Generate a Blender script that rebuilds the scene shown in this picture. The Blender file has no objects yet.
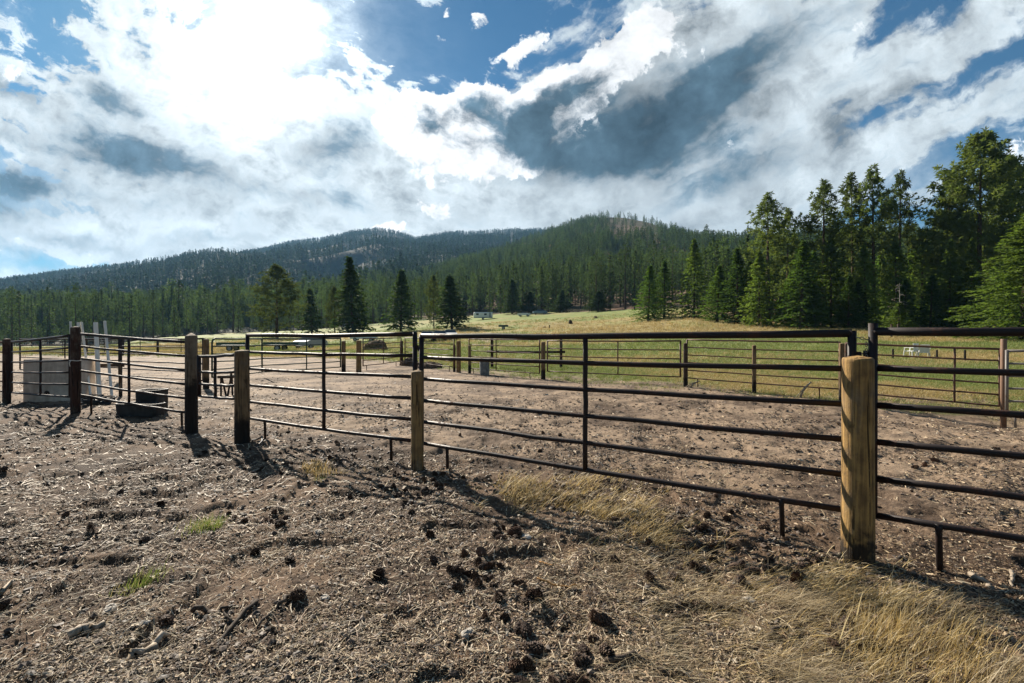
import bpy, math, random
import numpy as np
from mathutils import Vector, Matrix

random.seed(7)
RNG = np.random.default_rng(11)
R = math.radians
scn = bpy.context.scene
COL = scn.collection

# ------------------------------------------------------------------ camera, sky, sun, exposure
F = 484.0          # focal length in pixels of the 1024 wide frame
HZ = 340.0         # the horizon's row in the frame
EYE = 1.55
cam_d = bpy.data.cameras.new('camera')
cam_d.sensor_width = 36.0
cam_d.lens = F / 1024 * 36
cam_d.clip_start = 0.05
cam_d.clip_end = 9000
cam = bpy.data.objects.new('camera', cam_d)
COL.objects.link(cam)
cam.location = (0, 0, EYE)
cam.rotation_euler = (R(90) - 1.5 / F, 0, 0)
scn.camera = cam

SUN_AZ, SUN_EL = R(-36.0), R(31.0)
sun_dir = Vector((math.sin(SUN_AZ) * math.cos(SUN_EL), math.cos(SUN_AZ) * math.cos(SUN_EL), math.sin(SUN_EL)))
sl = bpy.data.lights.new('sun', 'SUN')
sl.energy = 5.0
sl.angle = R(0.5)
sl.color = (1.0, 0.90, 0.76)
so = bpy.data.objects.new('sun', sl)
COL.objects.link(so)
so.rotation_euler = sun_dir.to_track_quat('Z', 'Y').to_euler()

scn.view_settings.view_transform = 'Standard'
scn.view_settings.look = 'None'
scn.view_settings.exposure = 1.15
scn.view_settings.gamma = 1.0
scn.view_settings.use_curve_mapping = False
scn.render.engine = 'CYCLES'
try:
    scn.cycles.use_denoising = True
    scn.cycles.denoiser = 'OPENIMAGEDENOISE'
    scn.cycles.denoising_input_passes = 'RGB_ALBEDO_NORMAL'
    scn.cycles.denoising_prefilter = 'ACCURATE'
except Exception:
    pass
scn.cycles.max_bounces = 6
scn.cycles.diffuse_bounces = 3
scn.cycles.transmission_bounces = 3
scn.cycles.volume_bounces = 0
scn.cycles.sample_clamp_indirect = 6.0


# ---- a small expression writer for shader nodes
class E:
    def __init__(s, tree, sock):
        s.t, s.s = tree, sock

    def _m(s, op, *a, clamp=False):
        n = s.t.nodes.new('ShaderNodeMath')
        n.operation = op
        n.use_clamp = clamp
        for i, v in enumerate((s,) + a):
            if isinstance(v, E):
                s.t.links.new(v.s, n.inputs[i])
            else:
                n.inputs[i].default_value = v
        return E(s.t, n.outputs[0])

    def __add__(s, o): return s._m('ADD', o)
    __radd__ = __add__
    def __sub__(s, o): return s._m('SUBTRACT', o)
    def __rsub__(s, o): return (s * -1.0) + o
    def __mul__(s, o): return s._m('MULTIPLY', o)
    __rmul__ = __mul__
    def __truediv__(s, o): return s._m('DIVIDE', o)
    def __pow__(s, o): return s._m('POWER', o)
    def max(s, o): return s._m('MAXIMUM', o)
    def min(s, o): return s._m('MINIMUM', o)
    def exp(s): return s._m('EXPONENT')
    def sstep(s, a, b, lo=0.0, hi=1.0):
        n = s.t.nodes.new('ShaderNodeMapRange')
        n.interpolation_type = 'SMOOTHSTEP'
        s.t.links.new(s.s, n.inputs['Value'])
        n.inputs['From Min'].default_value = a
        n.inputs['From Max'].default_value = b
        n.inputs['To Min'].default_value = lo
        n.inputs['To Max'].default_value = hi
        return E(s.t, n.outputs['Result'])


def comb(t, x, y, z=0.0):
    n = t.nodes.new('ShaderNodeCombineXYZ')
    for i, v in enumerate((x, y, z)):
        if isinstance(v, E):
            t.links.new(v.s, n.inputs[i])
        else:
            n.inputs[i].default_value = v
    return n.outputs[0]


def noise(t, vec, scale, detail=5, rough=0.55, dist=0.0, out='Fac'):
    n = t.nodes.new('ShaderNodeTexNoise')
    if vec is not None:
        t.links.new(vec, n.inputs['Vector'])
    n.inputs['Scale'].default_value = scale
    n.inputs['Detail'].default_value = detail
    n.inputs['Roughness'].default_value = rough
    n.inputs['Distortion'].default_value = dist
    return E(t, n.outputs[out])


def mixc(t, fac, a, b, mode='MIX'):
    n = t.nodes.new('ShaderNodeMix')
    n.data_type = 'RGBA'
    n.blend_type = mode
    for key, v in (('Factor', fac), ('A', a), ('B', b)):
        s = [i for i in n.inputs if i.name == key and (key == 'Factor' and i.type == 'VALUE' or key != 'Factor' and i.type == 'RGBA')][0]
        if isinstance(v, E):
            t.links.new(v.s, s)
        elif isinstance(v, bpy.types.NodeSocket):
            t.links.new(v, s)
        elif isinstance(v, (int, float)):
            s.default_value = v
        else:
            s.default_value = tuple(v) + ((1.0,) if len(v) == 3 else ())
    return [o for o in n.outputs if o.type == 'RGBA'][0]


def build_world():
    w = bpy.data.worlds.new('World')
    scn.world = w
    w.use_nodes = True
    t = w.node_tree
    t.nodes.clear()
    out = t.nodes.new('ShaderNodeOutputWorld')
    sky = t.nodes.new('ShaderNodeTexSky')
    sky.sky_type = 'NISHITA'
    sky.sun_disc = False
    sky.sun_elevation = SUN_EL
    sky.sun_rotation = SUN_AZ
    sky.altitude = 900
    sky.air_density = 1.0
    sky.dust_density = 0.3
    sky.ozone_density = 2.0
    bg_sky = t.nodes.new('ShaderNodeBackground')
    bg_sky.inputs['Strength'].default_value = 0.05
    t.links.new(mixc(t, 1.0, sky.outputs[0], (0.33, 0.64, 0.75), 'MULTIPLY'), bg_sky.inputs['Color'])
    tc = t.nodes.new('ShaderNodeTexCoord')
    sep = t.nodes.new('ShaderNodeSeparateXYZ')
    t.links.new(tc.outputs['Generated'], sep.inputs[0])
    dx, dy, dz = (E(t, sep.outputs[i]) for i in range(3))
    den = dy._m('ABSOLUTE').max(0.12)
    u, v = dx / den, dz / den                       # clouds are laid out on the plane of directions u = x/y, v = z/y

    # large warp so that no outline is smooth
    base = comb(t, u, v)
    w1 = noise(t, base, 3.0, 6, 0.6)
    w2 = noise(t, comb(t, u + 7.3, v - 3.1), 3.0, 6, 0.6)
    w3 = noise(t, comb(t, u - 2.7, v + 5.3), 12.0, 6, 0.62)
    w4 = noise(t, comb(t, u + 4.9, v + 9.7), 12.0, 6, 0.62)
    uw = u + (w1 - 0.5) * 0.16 + (w3 - 0.5) * 0.10
    vw = v + (w2 - 0.5) * 0.12 + (w4 - 0.5) * 0.08

    def blob(cx, cy, rx, ry, deg=0.0, a=1.0, uu=None, vv=None):
        uu = uw if uu is None else uu
        vv = vw if vv is None else vv
        cu, cv = (cx - 512) / F, (HZ - cy) / F
        c, s = math.cos(R(deg)), math.sin(R(deg))
        pu, pv = uu - cu, vv - cv
        a1 = (pu * c + pv * s) * (F / rx)
        b1 = (pv * c - pu * s) * (F / ry)
        return ((a1 * a1 + b1 * b1) * -1.0).exp() * a

    def total(bs, **k):
        r = None
        for b in bs:
            e = blob(*b, **k)
            r = e if r is None else r + e
        return r

    # streaks: right half climbs to the right, left half falls to the right
    def rot(deg, sx, sy, ox, oy, uu, vv):
        c, s = math.cos(R(deg)), math.sin(R(deg))
        return comb(t, (uu * c + vv * s) * sx + ox, (vv * c - uu * s) * sy + oy)
    su, sv = u + (w1 - 0.5) * 0.16, v + (w2 - 0.5) * 0.16
    st_r = noise(t, rot(30, 1.3, 5.2, 3.0, 1.0, su, sv), 2.3, 12, 0.58)
    st_l = noise(t, rot(-22, 2.4, 5.4, 9.0, 4.0, su, sv), 2.6, 12, 0.62)
    side = u.sstep(-0.12, 0.22)
    st = st_l * (side * -1.0 + 1.0) + st_r * side - 0.5
    puff = noise(t, comb(t, u + (w3 - 0.5) * 0.06, v + (w4 - 0.5) * 0.06), 8.0, 12, 0.63) - 0.5

    # thickness a little nearer the sun, for lit and shaded flanks
    us, vs = (262 - 512) / F, (HZ - 0) / F
    u2, v2 = u + (u * -1.0 + us) * 0.07, v + (v * -1.0 + vs) * 0.07
    puff2 = noise(t, comb(t, u2 + (w3 - 0.5) * 0.06, v2 + (w4 - 0.5) * 0.06), 8.0, 12, 0.63) - 0.5
    rel = ((puff2 - puff) * -2.2).max(-0.5).min(0.5)
    calm = v.sstep(0.10, 0.36) * 0.6 + 0.4           # clouds low over the horizon are smoother

    cover = total([
        (150, 50, 170, 60, -28, 0.6), (260, 90, 120, 110, 0, 0.5), (60, 110, 120, 50, -20, 0.5), (120, 165, 180, 55, -12, 0.6), (60, 235, 190, 26, -4, 0.55), (330, 220, 200, 45, 0, 0.75), (560, 235, 220, 26, 0, 0.7), (300, 262, 300, 18, -8, 0.45), (290, 150, 140, 60, 0, 0.6),
        (520, 160, 110, 60, 0, 0.7), (640, 120, 170, 70, 24, 1.6), (620, 205, 200, 30, 0, 0.85), (760, 100, 120, 60, 32, 0.7), (780, 180, 110, 28, 20, 0.65),
        (700, 25, 150, 36, 20, 0.55), (900, 85, 170, 20, 36, 0.5), (940, 130, 170, 17, 32, 0.55), (960, 30, 90, 26, 38, 0.45), (900, 90, 190, 75, 30, 0.34), (870, 160, 150, 14, 28, 0.45), (960, 185, 110, 10, 24, 0.35),
        (455, 40, 80, 40, 0, -0.5), (880, 225, 110, 16, 0, -0.45), (40, 268, 80, 9, 6, -0.4), (850, 55, 90, 14, 38, -0.3), (1000, 80, 80, 12, 30, -0.25), (30, 20, 70, 20, -20, -0.25),
    ])
    dens = cover + st * 3.3 + puff * 1.5
    alpha = dens.sstep(0.20, 0.50) * (side * -1.0 + 1.0) + dens.sstep(0.08, 0.66) * side

    cum = total([(432, 120, 34, 26, 20, 0.85), (470, 112, 30, 32, 0, 0.9), (505, 120, 40, 30, 10, 0.9), (545, 110, 46, 32, 40, 0.95), (585, 80, 60, 26, 42, 0.85), (640, 45, 60, 26, 36, 0.7), (390, 116, 40, 18, 0, 0.7),
                 (490, 155, 80, 24, 0, 0.7), (428, 204, 22, 9, -12, 0.62), (398, 224, 14, 8, 0, 0.55), (520, 50, 14, 22, -40, 0.52), (540, 36, 12, 14, 0, 0.42), (442, 38, 10, 9, 0, 0.48), (486, 16, 14, 18, -20, 0.5),
                 (452, 10, 8, 8, 0, 0.45), (388, 67, 8, 4, 0, 0.55)])
    cumd = cum * 1.12 + puff * 2.8
    cum_a = cumd.sstep(0.40, 0.58)

    thick = total([(150, 160, 80, 26, -18, 1.1), (100, 150, 60, 16, -10, 0.6), (25, 95, 42, 17, -15, 1.0), (118, 96, 38, 16, -28, 0.85), (25, 185, 50, 18, 5, 1.0), (0, 212, 40, 16, 0, 0.8), (70, 240, 80, 8, -4, 0.55), (210, 238, 60, 7, 0, 0.5),
                   (150, 205, 120, 14, -6, 0.4), (240, 185, 90, 12, -14, 0.35), (30, 140, 60, 12, -20, 0.4), (330, 195, 70, 12, 0, 0.4), (450, 215, 90, 16, 0, 0.3), (312, 148, 40, 26, 0, 0.85), (350, 150, 30, 14, 0, 0.4), (600, 125, 70, 42, 20, 0.85), (670, 120, 95, 44, 26, 1.1), (730, 75, 90, 34, 40, 0.8), (560, 165, 80, 22, 0, 0.5), (620, 160, 100, 18, 0, 0.5),
                   (790, 150, 110, 20, 26, 0.45), (920, 200, 90, 8, 27, 0.35), (880, 110, 120, 12, 34, 0.3), (530, 135, 26, 18, 0, 0.45)])
    thick = thick + (st * 4.0 + puff * 2.0) * calm
    dark = thick.sstep(0.08, 1.4)
    cum_dark = (cumd * 0.42 + thick * 0.55 - rel * 0.9).sstep(0.40, 1.05)

    front = dy.sstep(-0.1, 0.25)                    # the sun's side of the sky
    glow = (blob(268, 0, 70, 100, 0, 1.5, uw, vw) + blob(262, 40, 140, 110, 0, 0.26, uw, vw)) * front * (st * 2.0 + puff * 2.0 + 1.0).max(0.2)
    fall = (side * -0.16 + 0.86 - v.sstep(0.34, 0.20) * side * 0.14) * (front * 0.6 + 0.4)
    lit = fall * (st * 2.2 + puff * 1.0 + rel * 0.6 * calm + 1.0).max(0.3) + glow
    cl = t.nodes.new('ShaderNodeCombineColor')
    for i, k in enumerate((0.86, 0.95, 1.0)):
        t.links.new((lit * k).s, cl.inputs[i])
    grey = t.nodes.new('ShaderNodeCombineColor')
    shade = (side * -0.20 + 0.90 - blob(630, 130, 110, 50, 20, 0.16)) * (st * 2.6 + puff * 1.8 + rel * 0.9 + 1.0).max(0.4)
    for i, k in enumerate((0.095, 0.165, 0.225)):
        t.links.new((glow * 0.5 + shade * k).s, grey.inputs[i])
    col = mixc(t, dark, cl.outputs[0], grey.outputs[0])
    cl2 = t.nodes.new('ShaderNodeCombineColor')
    for i, k in enumerate((0.96, 0.98, 1.0)):
        t.links.new((glow + fall * (rel * 0.9 + 1.3) * k).s, cl2.inputs[i])
    col2 = mixc(t, cum_dark, cl2.outputs[0], grey.outputs[0])
    col = mixc(t, cum_a, col, col2)
    # the glare of the veiled sun whitens the air round it
    a_all = alpha.max(cum_a)
    veil = ((blob(268, 0, 66, 105, 0, 0.95, uw, vw) + blob(250, 60, 130, 110, 0, 0.40, uw, vw)) * (st * 1.0 + 1.0) * front).min(1.0)
    a_all = a_all.max(veil)
    # thin high veil, thicker towards the horizon
    thin = (v.sstep(0.60, 0.14) * 0.92 + (st * 2.2 + puff * 1.2) * 0.5 + 0.06 + blob(450, 30, 110, 55, 0, -0.4) + blob(60, 262, 120, 13, 4, -0.75) + blob(880, 222, 120, 20, 0, -0.75) + blob(1000, 130, 120, 60, 30, -0.3)).max(0.0).min(0.92)
    a_all = a_all.max(thin * (front * 0.7 + 0.3))
    bg_c = t.nodes.new('ShaderNodeBackground')
    t.links.new(col, bg_c.inputs['Color'])
    bg_c.inputs['Strength'].default_value = 0.49
    mx = t.nodes.new('ShaderNodeMixShader')
    t.links.new(a_all.s, mx.inputs[0])
    t.links.new(bg_sky.outputs[0], mx.inputs[1])
    t.links.new(bg_c.outputs[0], mx.inputs[2])
    t.links.new(mx.outputs[0], out.inputs['Surface'])
    w.cycles.sampling_method = 'MANUAL'
    w.cycles.sample_map_resolution = 512


build_world()


# ------------------------------------------------------------------ noise and mesh helpers
def _hash(ix, iy, seed):
    h = (ix.astype(np.int64) * 374761393 + iy.astype(np.int64) * 668265263 + seed * 974634541) & 0x7fffffff
    h = ((h ^ (h >> 13)) * 1274126177) & 0x7fffffff
    return ((h ^ (h >> 16)) & 0xffff) / 65535.0


def vnoise(x, y, seed=0):
    x = np.asarray(x, float); y = np.asarray(y, float)
    xi, yi = np.floor(x), np.floor(y)
    fx, fy = x - xi, y - yi
    fx = fx * fx * fx * (fx * (fx * 6 - 15) + 10); fy = fy * fy * fy * (fy * (fy * 6 - 15) + 10)
    a, b = _hash(xi, yi, seed), _hash(xi + 1, yi, seed)
    c, d = _hash(xi, yi + 1, seed), _hash(xi + 1, yi + 1, seed)
    return (a * (1 - fx) + b * fx) * (1 - fy) + (c * (1 - fx) + d * fx) * fy


def fbm(x, y, oct=4, seed=0, gain=0.5):
    s, a, n = 0, 1.0, 0
    for o in range(oct):
        s = s + a * vnoise(np.asarray(x) * 2 ** o + 13.7 * o, np.asarray(y) * 2 ** o - 7.1 * o, seed + o)
        n += a
        a *= gain
    return s / n


def smooth(a, b, x):
    t = np.clip((x - a) / (b - a), 0, 1)
    return t * t * (3 - 2 * t)


def mesh(name, V, F, mats=(), idx=None, smooth_faces=False, attrs=None):
    """One mesh from vertices and faces; F is one (n,k) array or a list of such arrays."""
    Fs = [np.asarray(f, np.int32) for f in (F if isinstance(F, list) else [F]) if len(f)]
    me = bpy.data.meshes.new(name)
    V = np.asarray(V, np.float32)
    me.vertices.add(len(V))
    me.vertices.foreach_set('co', V.ravel())
    nl = sum(f.size for f in Fs)
    npoly = sum(len(f) for f in Fs)
    me.loops.add(nl)
    me.loops.foreach_set('vertex_index', np.concatenate([f.ravel() for f in Fs]) if Fs else np.zeros(0, np.int32))
    me.polygons.add(npoly)
    tot = np.concatenate([np.full(len(f), f.shape[1], np.int32) for f in Fs]) if Fs else np.zeros(0, np.int32)
    st = np.concatenate([[0], np.cumsum(tot)[:-1]]).astype(np.int32) if len(tot) else tot
    me.polygons.foreach_set('loop_start', st)
    me.polygons.foreach_set('loop_total', tot)
    for m in (mats if isinstance(mats, (list, tuple)) else [mats]):
        me.materials.append(m)
    if idx is not None:
        me.polygons.foreach_set('material_index', np.asarray(idx, np.int32))
    me.polygons.foreach_set('use_smooth', np.full(npoly, bool(smooth_faces)))
    for an, (kind, dom, data) in (attrs or {}).items():
        at = me.attributes.new(an, kind, dom)
        key = {'FLOAT_COLOR': 'color', 'FLOAT_VECTOR': 'vector'}.get(kind, 'value')
        at.data.foreach_set(key, np.asarray(data).ravel())
    me.update(calc_edges=True)
    me.validate()
    return me


def link(name, me, parent=None, loc=(0, 0, 0), rz=0.0):
    o = bpy.data.objects.new(name, me)
    COL.objects.link(o)
    o.location = loc
    o.rotation_euler = (0, 0, rz)
    if parent is not None:
        o.parent = parent
    return o


def tag(o, label=None, cat=None, group=None, kind=None):
    if label: o['label'] = label
    if cat: o['category'] = cat
    if group: o['group'] = group
    if kind: o['kind'] = kind
    return o


def thing(name, label, cat, loc=(0, 0, 0), rz=0.0, group=None):
    o = bpy.data.objects.new(name, None)
    COL.objects.link(o)
    o.empty_display_size = 0.2
    o.location = loc
    o.rotation_euler = (0, 0, rz)
    return tag(o, label, cat, group)


class MB:
    """Gathers shapes; build() links them as one mesh object."""
    def __init__(s):
        s.V, s.F, s.n, s.I = [], {}, 0, {}

    def add(s, V, F, mi=0):
        V = np.asarray(V, float).reshape(-1, 3)
        for f in F:
            k = len(f)
            s.F.setdefault(k, []).append([i + s.n for i in f])
            s.I.setdefault(k, []).append(mi)
        s.V.append(V)
        s.n += len(V)
        return s

    def addn(s, V, F, mi=0):
        F = np.asarray(F)
        k = F.shape[1]
        s.F.setdefault(k, []).extend((F + s.n).tolist())
        s.I.setdefault(k, []).extend([mi] * len(F))
        s.V.append(np.asarray(V, float).reshape(-1, 3))
        s.n += len(s.V[-1])
        return s

    def sweep(s, pts, rad, seg=10, caps=True, mi=0):
        P = np.asarray(pts, float)
        n = len(P)
        rad = np.broadcast_to(np.asarray(rad, float), (n,))
        T = np.gradient(P, axis=0)
        T /= np.linalg.norm(T, axis=1)[:, None] + 1e-12
        up = np.array([0, 0, 1.0]) if abs(T[0][2]) < 0.9 else np.array([1.0, 0, 0])
        V = []
        for i in range(n):
            a = np.cross(T[i], up); a /= np.linalg.norm(a) + 1e-12
            b = np.cross(a, T[i]); up = b
            th = np.linspace(0, 2 * math.pi, seg, endpoint=False)
            V.append(P[i] + rad[i] * (np.cos(th)[:, None] * a + np.sin(th)[:, None] * b))
        V = np.concatenate(V)
        F = []
        for i in range(n - 1):
            for j in range(seg):
                k = (j + 1) % seg
                F.append([i * seg + j, i * seg + k, (i + 1) * seg + k, (i + 1) * seg + j])
        if caps:
            F.append(list(range(seg))[::-1])
            F.append([(n - 1) * seg + j for j in range(seg)])
        return s.add(V, F, mi)

    def box(s, c, size, rz=0.0, tilt=0.0, mi=0, taper=1.0, bev=0.0):
        x, y, z = (d / 2 for d in size)
        b = min(bev, x * .9, y * .9, z * .9)
        M = Matrix.Translation(c) @ Matrix.Rotation(rz, 4, 'Z') @ Matrix.Rotation(tilt, 4, 'Y')
        if b <= 0:
            V = [(-x, -y, -z), (x, -y, -z), (x, y, -z), (-x, y, -z), (-x * taper, -y * taper, z), (x * taper, -y * taper, z), (x * taper, y * taper, z), (-x * taper, y * taper, z)]
            Fc = [(3, 2, 1, 0), (4, 5, 6, 7), (0, 1, 5, 4), (1, 2, 6, 5), (2, 3, 7, 6), (3, 0, 4, 7)]
        else:
            V, Fc = [], []
            for zz, inset in ((-z, b), (-z + b, 0), (z - b, 0), (z, b)):
                tp = 1 + (taper - 1) * (zz + z) / (2 * z)
                for (sx, sy) in ((-1, -1), (1, -1), (1, 1), (-1, 1)):
                    X, Y = (x - inset), (y - inset)
                    for (ax, ay) in (((X - b), Y), (X, (Y - b))) if sx * sy < 0 else ((X, (Y - b)), ((X - b), Y)):
                        V.append((sx * ax * tp, sy * ay * tp, zz))
            # order each ring counter-clockwise
            ring = sorted(range(8), key=lambda i: math.atan2(V[i][1], V[i][0]))
            V = [V[r * 8 + i] for r in range(4) for i in ring]
            for r in range(3):
                for i in range(8):
                    k = (i + 1) % 8
                    Fc.append((r * 8 + i, r * 8 + k, r * 8 + 8 + k, r * 8 + 8 + i))
            Fc.append(tuple(range(8))[::-1])
            Fc.append(tuple(range(24, 32)))
        return s.add([M @ Vector(v) for v in V], Fc, mi)

    def mesh(s, name, mats, smooth_faces=False, origin=(0, 0, 0)):
        V = np.concatenate(s.V) - np.asarray(origin, float)
        ks = sorted(s.F)
        idx = np.concatenate([s.I[k] for k in ks])
        return mesh(name, V, [np.asarray(s.F[k]) for k in ks], mats, idx, smooth_faces)

    def build(s, name, mats, parent=None, smooth_faces=False, origin=(0, 0, 0)):
        return link(name, s.mesh(name, mats, smooth_faces, origin), parent)


def copy_tree(o, parent=None):
    c = o.copy()
    COL.objects.link(c)
    if parent is not None:
        c.parent = parent
    for ch in list(o.children):
        copy_tree(ch, c)
    return c


# ------------------------------------------------------------------ materials
def mat(name, fn, rough=0.8, spec=0.3, metal=0.0):
    m = bpy.data.materials.new(name)
    m.use_nodes = True
    t = m.node_tree
    b = t.nodes['Principled BSDF']
    b.inputs['Roughness'].default_value = rough
    b.inputs['Specular IOR Level'].default_value = spec
    b.inputs['Metallic'].default_value = metal
    r = fn(t, b)
    if isinstance(r, tuple):
        b.inputs['Base Color'].default_value = r + (1,)
    elif r is not None:
        t.links.new(r, b.inputs['Base Color'])
    return m


def objco(t):
    return t.nodes.new('ShaderNodeTexCoord').outputs['Object']


def geopos(t):
    return t.nodes.new('ShaderNodeNewGeometry').outputs['Position']


def scaled(t, vec, s):
    n = t.nodes.new('ShaderNodeMapping')
    t.links.new(vec, n.inputs['Vector'])
    n.inputs['Scale'].default_value = s
    return n.outputs[0]


def bump(t, b, h, strength=0.4, dist=0.02):
    n = t.nodes.new('ShaderNodeBump')
    n.inputs['Strength'].default_value = strength
    n.inputs['Distance'].default_value = dist
    t.links.new(h.s, n.inputs['Height'])
    t.links.new(n.outputs[0], b.inputs['Normal'])


def attr_col(t, name):
    n = t.nodes.new('ShaderNodeAttribute')
    n.attribute_name = name
    return n


def m_pipe(name, dark, rust, amt=0.5, rough=0.55):
    def fn(t, b):
        p = geopos(t)
        n1 = noise(t, p, 7, 6, 0.65)
        n2 = noise(t, p, 55, 4, 0.6)
        f = (n1 + (n2 - 0.5) * 0.45).sstep(0.62 - 0.25 * amt, 0.78 - 0.2 * amt)
        c = mixc(t, f, dark, rust)
        rr = f * 0.35 + rough
        t.links.new(rr.s, b.inputs['Roughness'])
        bump(t, b, n2 * f + n1 * 0.4, 0.35, 0.004)
        return c
    return mat(name, fn, rough, 0.28)


M_PIPE = m_pipe('brown_pipe_paint', (0.018, 0.0125, 0.012), (0.060, 0.028, 0.019), 0.42)
M_PIPE_RUST = m_pipe('rusty_pipe', (0.09, 0.048, 0.034), (0.16, 0.075, 0.045), 0.6, 0.6)
M_PIPE_GREEN = m_pipe('green_pipe_paint', (0.02, 0.05, 0.035), (0.06, 0.05, 0.035), 0.25)
M_PIPE_GALV = m_pipe('galvanised_pipe', (0.17, 0.155, 0.14), (0.13, 0.085, 0.06), 0.4, 0.5)


def m_post(name, light, darkc, stain_z, stain=(0.012, 0.010, 0.009), soft=0.12):
    def fn(t, b):
        p = objco(t)
        g = noise(t, scaled(t, p, (34, 34, 1.4)), 1.0, 6, 0.6, 0.6)
        w = noise(t, p, 5.5, 5, 0.6)
        sp = noise(t, p, 90, 3, 0.6)
        c = mixc(t, (g * 1.1 + (w - 0.5) * 0.9).sstep(0.3, 0.75), darkc, light)
        c = mixc(t, sp.sstep(0.6, 0.72) * 0.5, c, tuple(k * 0.35 for k in light))
        sx = t.nodes.new('ShaderNodeSeparateXYZ'); t.links.new(p, sx.inputs[0])
        z = E(t, sx.outputs[2])
        st = (z + (w - 0.5) * 0.55 + (g - 0.5) * 0.15).sstep(stain_z + soft * 0.5, stain_z - soft * 0.5)
        ck = noise(t, scaled(t, p, (34, 34, 1.0)), 1.0, 3, 0.5, 1.0)
        crack = ck.sstep(0.59, 0.64) * w.sstep(0.40, 0.50)
        c = mixc(t, noise(t, scaled(t, p, (4, 4, 2)), 1.0, 4, 0.65).sstep(0.5, 0.66) * 0.55, c, (0.17, 0.145, 0.11))
        c = mixc(t, crack * 0.85, c, tuple(k * 0.22 for k in darkc))
        kn = noise(t, scaled(t, p, (9, 9, 6)), 1.0, 3, 0.6)
        c = mixc(t, kn.sstep(0.64, 0.72) * 0.7, c, tuple(k * 0.5 for k in darkc))
        c = mixc(t, st * 0.93, c, stain)
        bump(t, b, g + sp * 0.3 - crack * 1.5, 0.8, 0.01)
        return c
    return mat(name, fn, 0.85, 0.25)


M_POST_TAN = m_post('tan_post_wood', (0.40, 0.245, 0.085), (0.13, 0.080, 0.036), 0.15)
M_POST_OLIVE = m_post('olive_post_wood', (0.32, 0.205, 0.085), (0.14, 0.088, 0.042), 0.06)
M_POST_GREY = m_post('weathered_post_wood', (0.21, 0.165, 0.115), (0.095, 0.07, 0.048), 0.95, soft=0.25)
M_POST_BROWN = m_post('brown_post_wood', (0.24, 0.16, 0.085), (0.10, 0.065, 0.036), 0.40, soft=0.2)
M_POST_RED = m_post('red_brown_post_wood', (0.075, 0.036, 0.025), (0.034, 0.017, 0.012), 0.1)
M_POST_DARK = m_post('dark_post_wood', (0.07, 0.045, 0.03), (0.03, 0.02, 0.015), 0.2)
M_WHITEWOOD = mat('pale_painted_wood', lambda t, b: mixc(t, noise(t, scaled(t, objco(t), (30, 30, 2)), 1, 4).sstep(.35, .7), (0.66, 0.62, 0.55), (0.82, 0.79, 0.72)), 0.7)
M_BLACKRUB = mat('black_rubber', lambda t, b: mixc(t, noise(t, objco(t), 9, 4).sstep(.4, .75), (0.014, 0.015, 0.016), (0.04, 0.04, 0.04)), 0.6, 0.4)


def f_concrete(t, b):
    p = objco(t)
    n1 = noise(t, p, 3, 6, 0.65); n2 = noise(t, p, 40, 4, 0.6); n3 = noise(t, scaled(t, p, (3, 3, 0.5)), 2.5, 4)
    c = mixc(t, (n1 * 0.6 + n3 * 0.4).sstep(0.38, 0.62), (0.46, 0.36, 0.28), (0.68, 0.58, 0.48))
    c = mixc(t, n2.sstep(0.62, 0.75) * 0.6, c, (0.2, 0.16, 0.13))
    bump(t, b, n2, 0.3, 0.006)
    return c


M_CONC = mat('pale_concrete', f_concrete, 0.9)
M_STONE = mat('pale_stone', lambda t, b: mixc(t, noise(t, objco(t), 30, 4).sstep(.35, .7), (0.28, 0.25, 0.21), (0.5, 0.46, 0.4)), 0.85)
M_STICK = mat('dark_twig_bark', lambda t, b: mixc(t, noise(t, objco(t), 40, 4).sstep(.35, .7), (0.03, 0.022, 0.016), (0.10, 0.075, 0.055)), 0.9)
M_DRYWOOD = mat('bleached_wood', lambda t, b: mixc(t, noise(t, objco(t), 25, 5).sstep(.35, .7), (0.20, 0.16, 0.115), (0.44, 0.37, 0.29)), 0.85)
M_STRAW = mat('orange_straw', lambda t, b: (0.42, 0.22, 0.07), 0.7)


def f_cone(t, b):
    oi = t.nodes.new('ShaderNodeObjectInfo')
    n = noise(t, objco(t), 60, 3)
    c = mixc(t, n.sstep(.35, .7), (0.028, 0.018, 0.013), (0.12, 0.072, 0.047))
    return mixc(t, E(t, oi.outputs['Random']).sstep(0.6, 1.0) * 0.6, c, (0.14, 0.075, 0.045))


M_CONE = mat('pine_cone_scales', f_cone, 0.75, 0.3)


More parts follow.
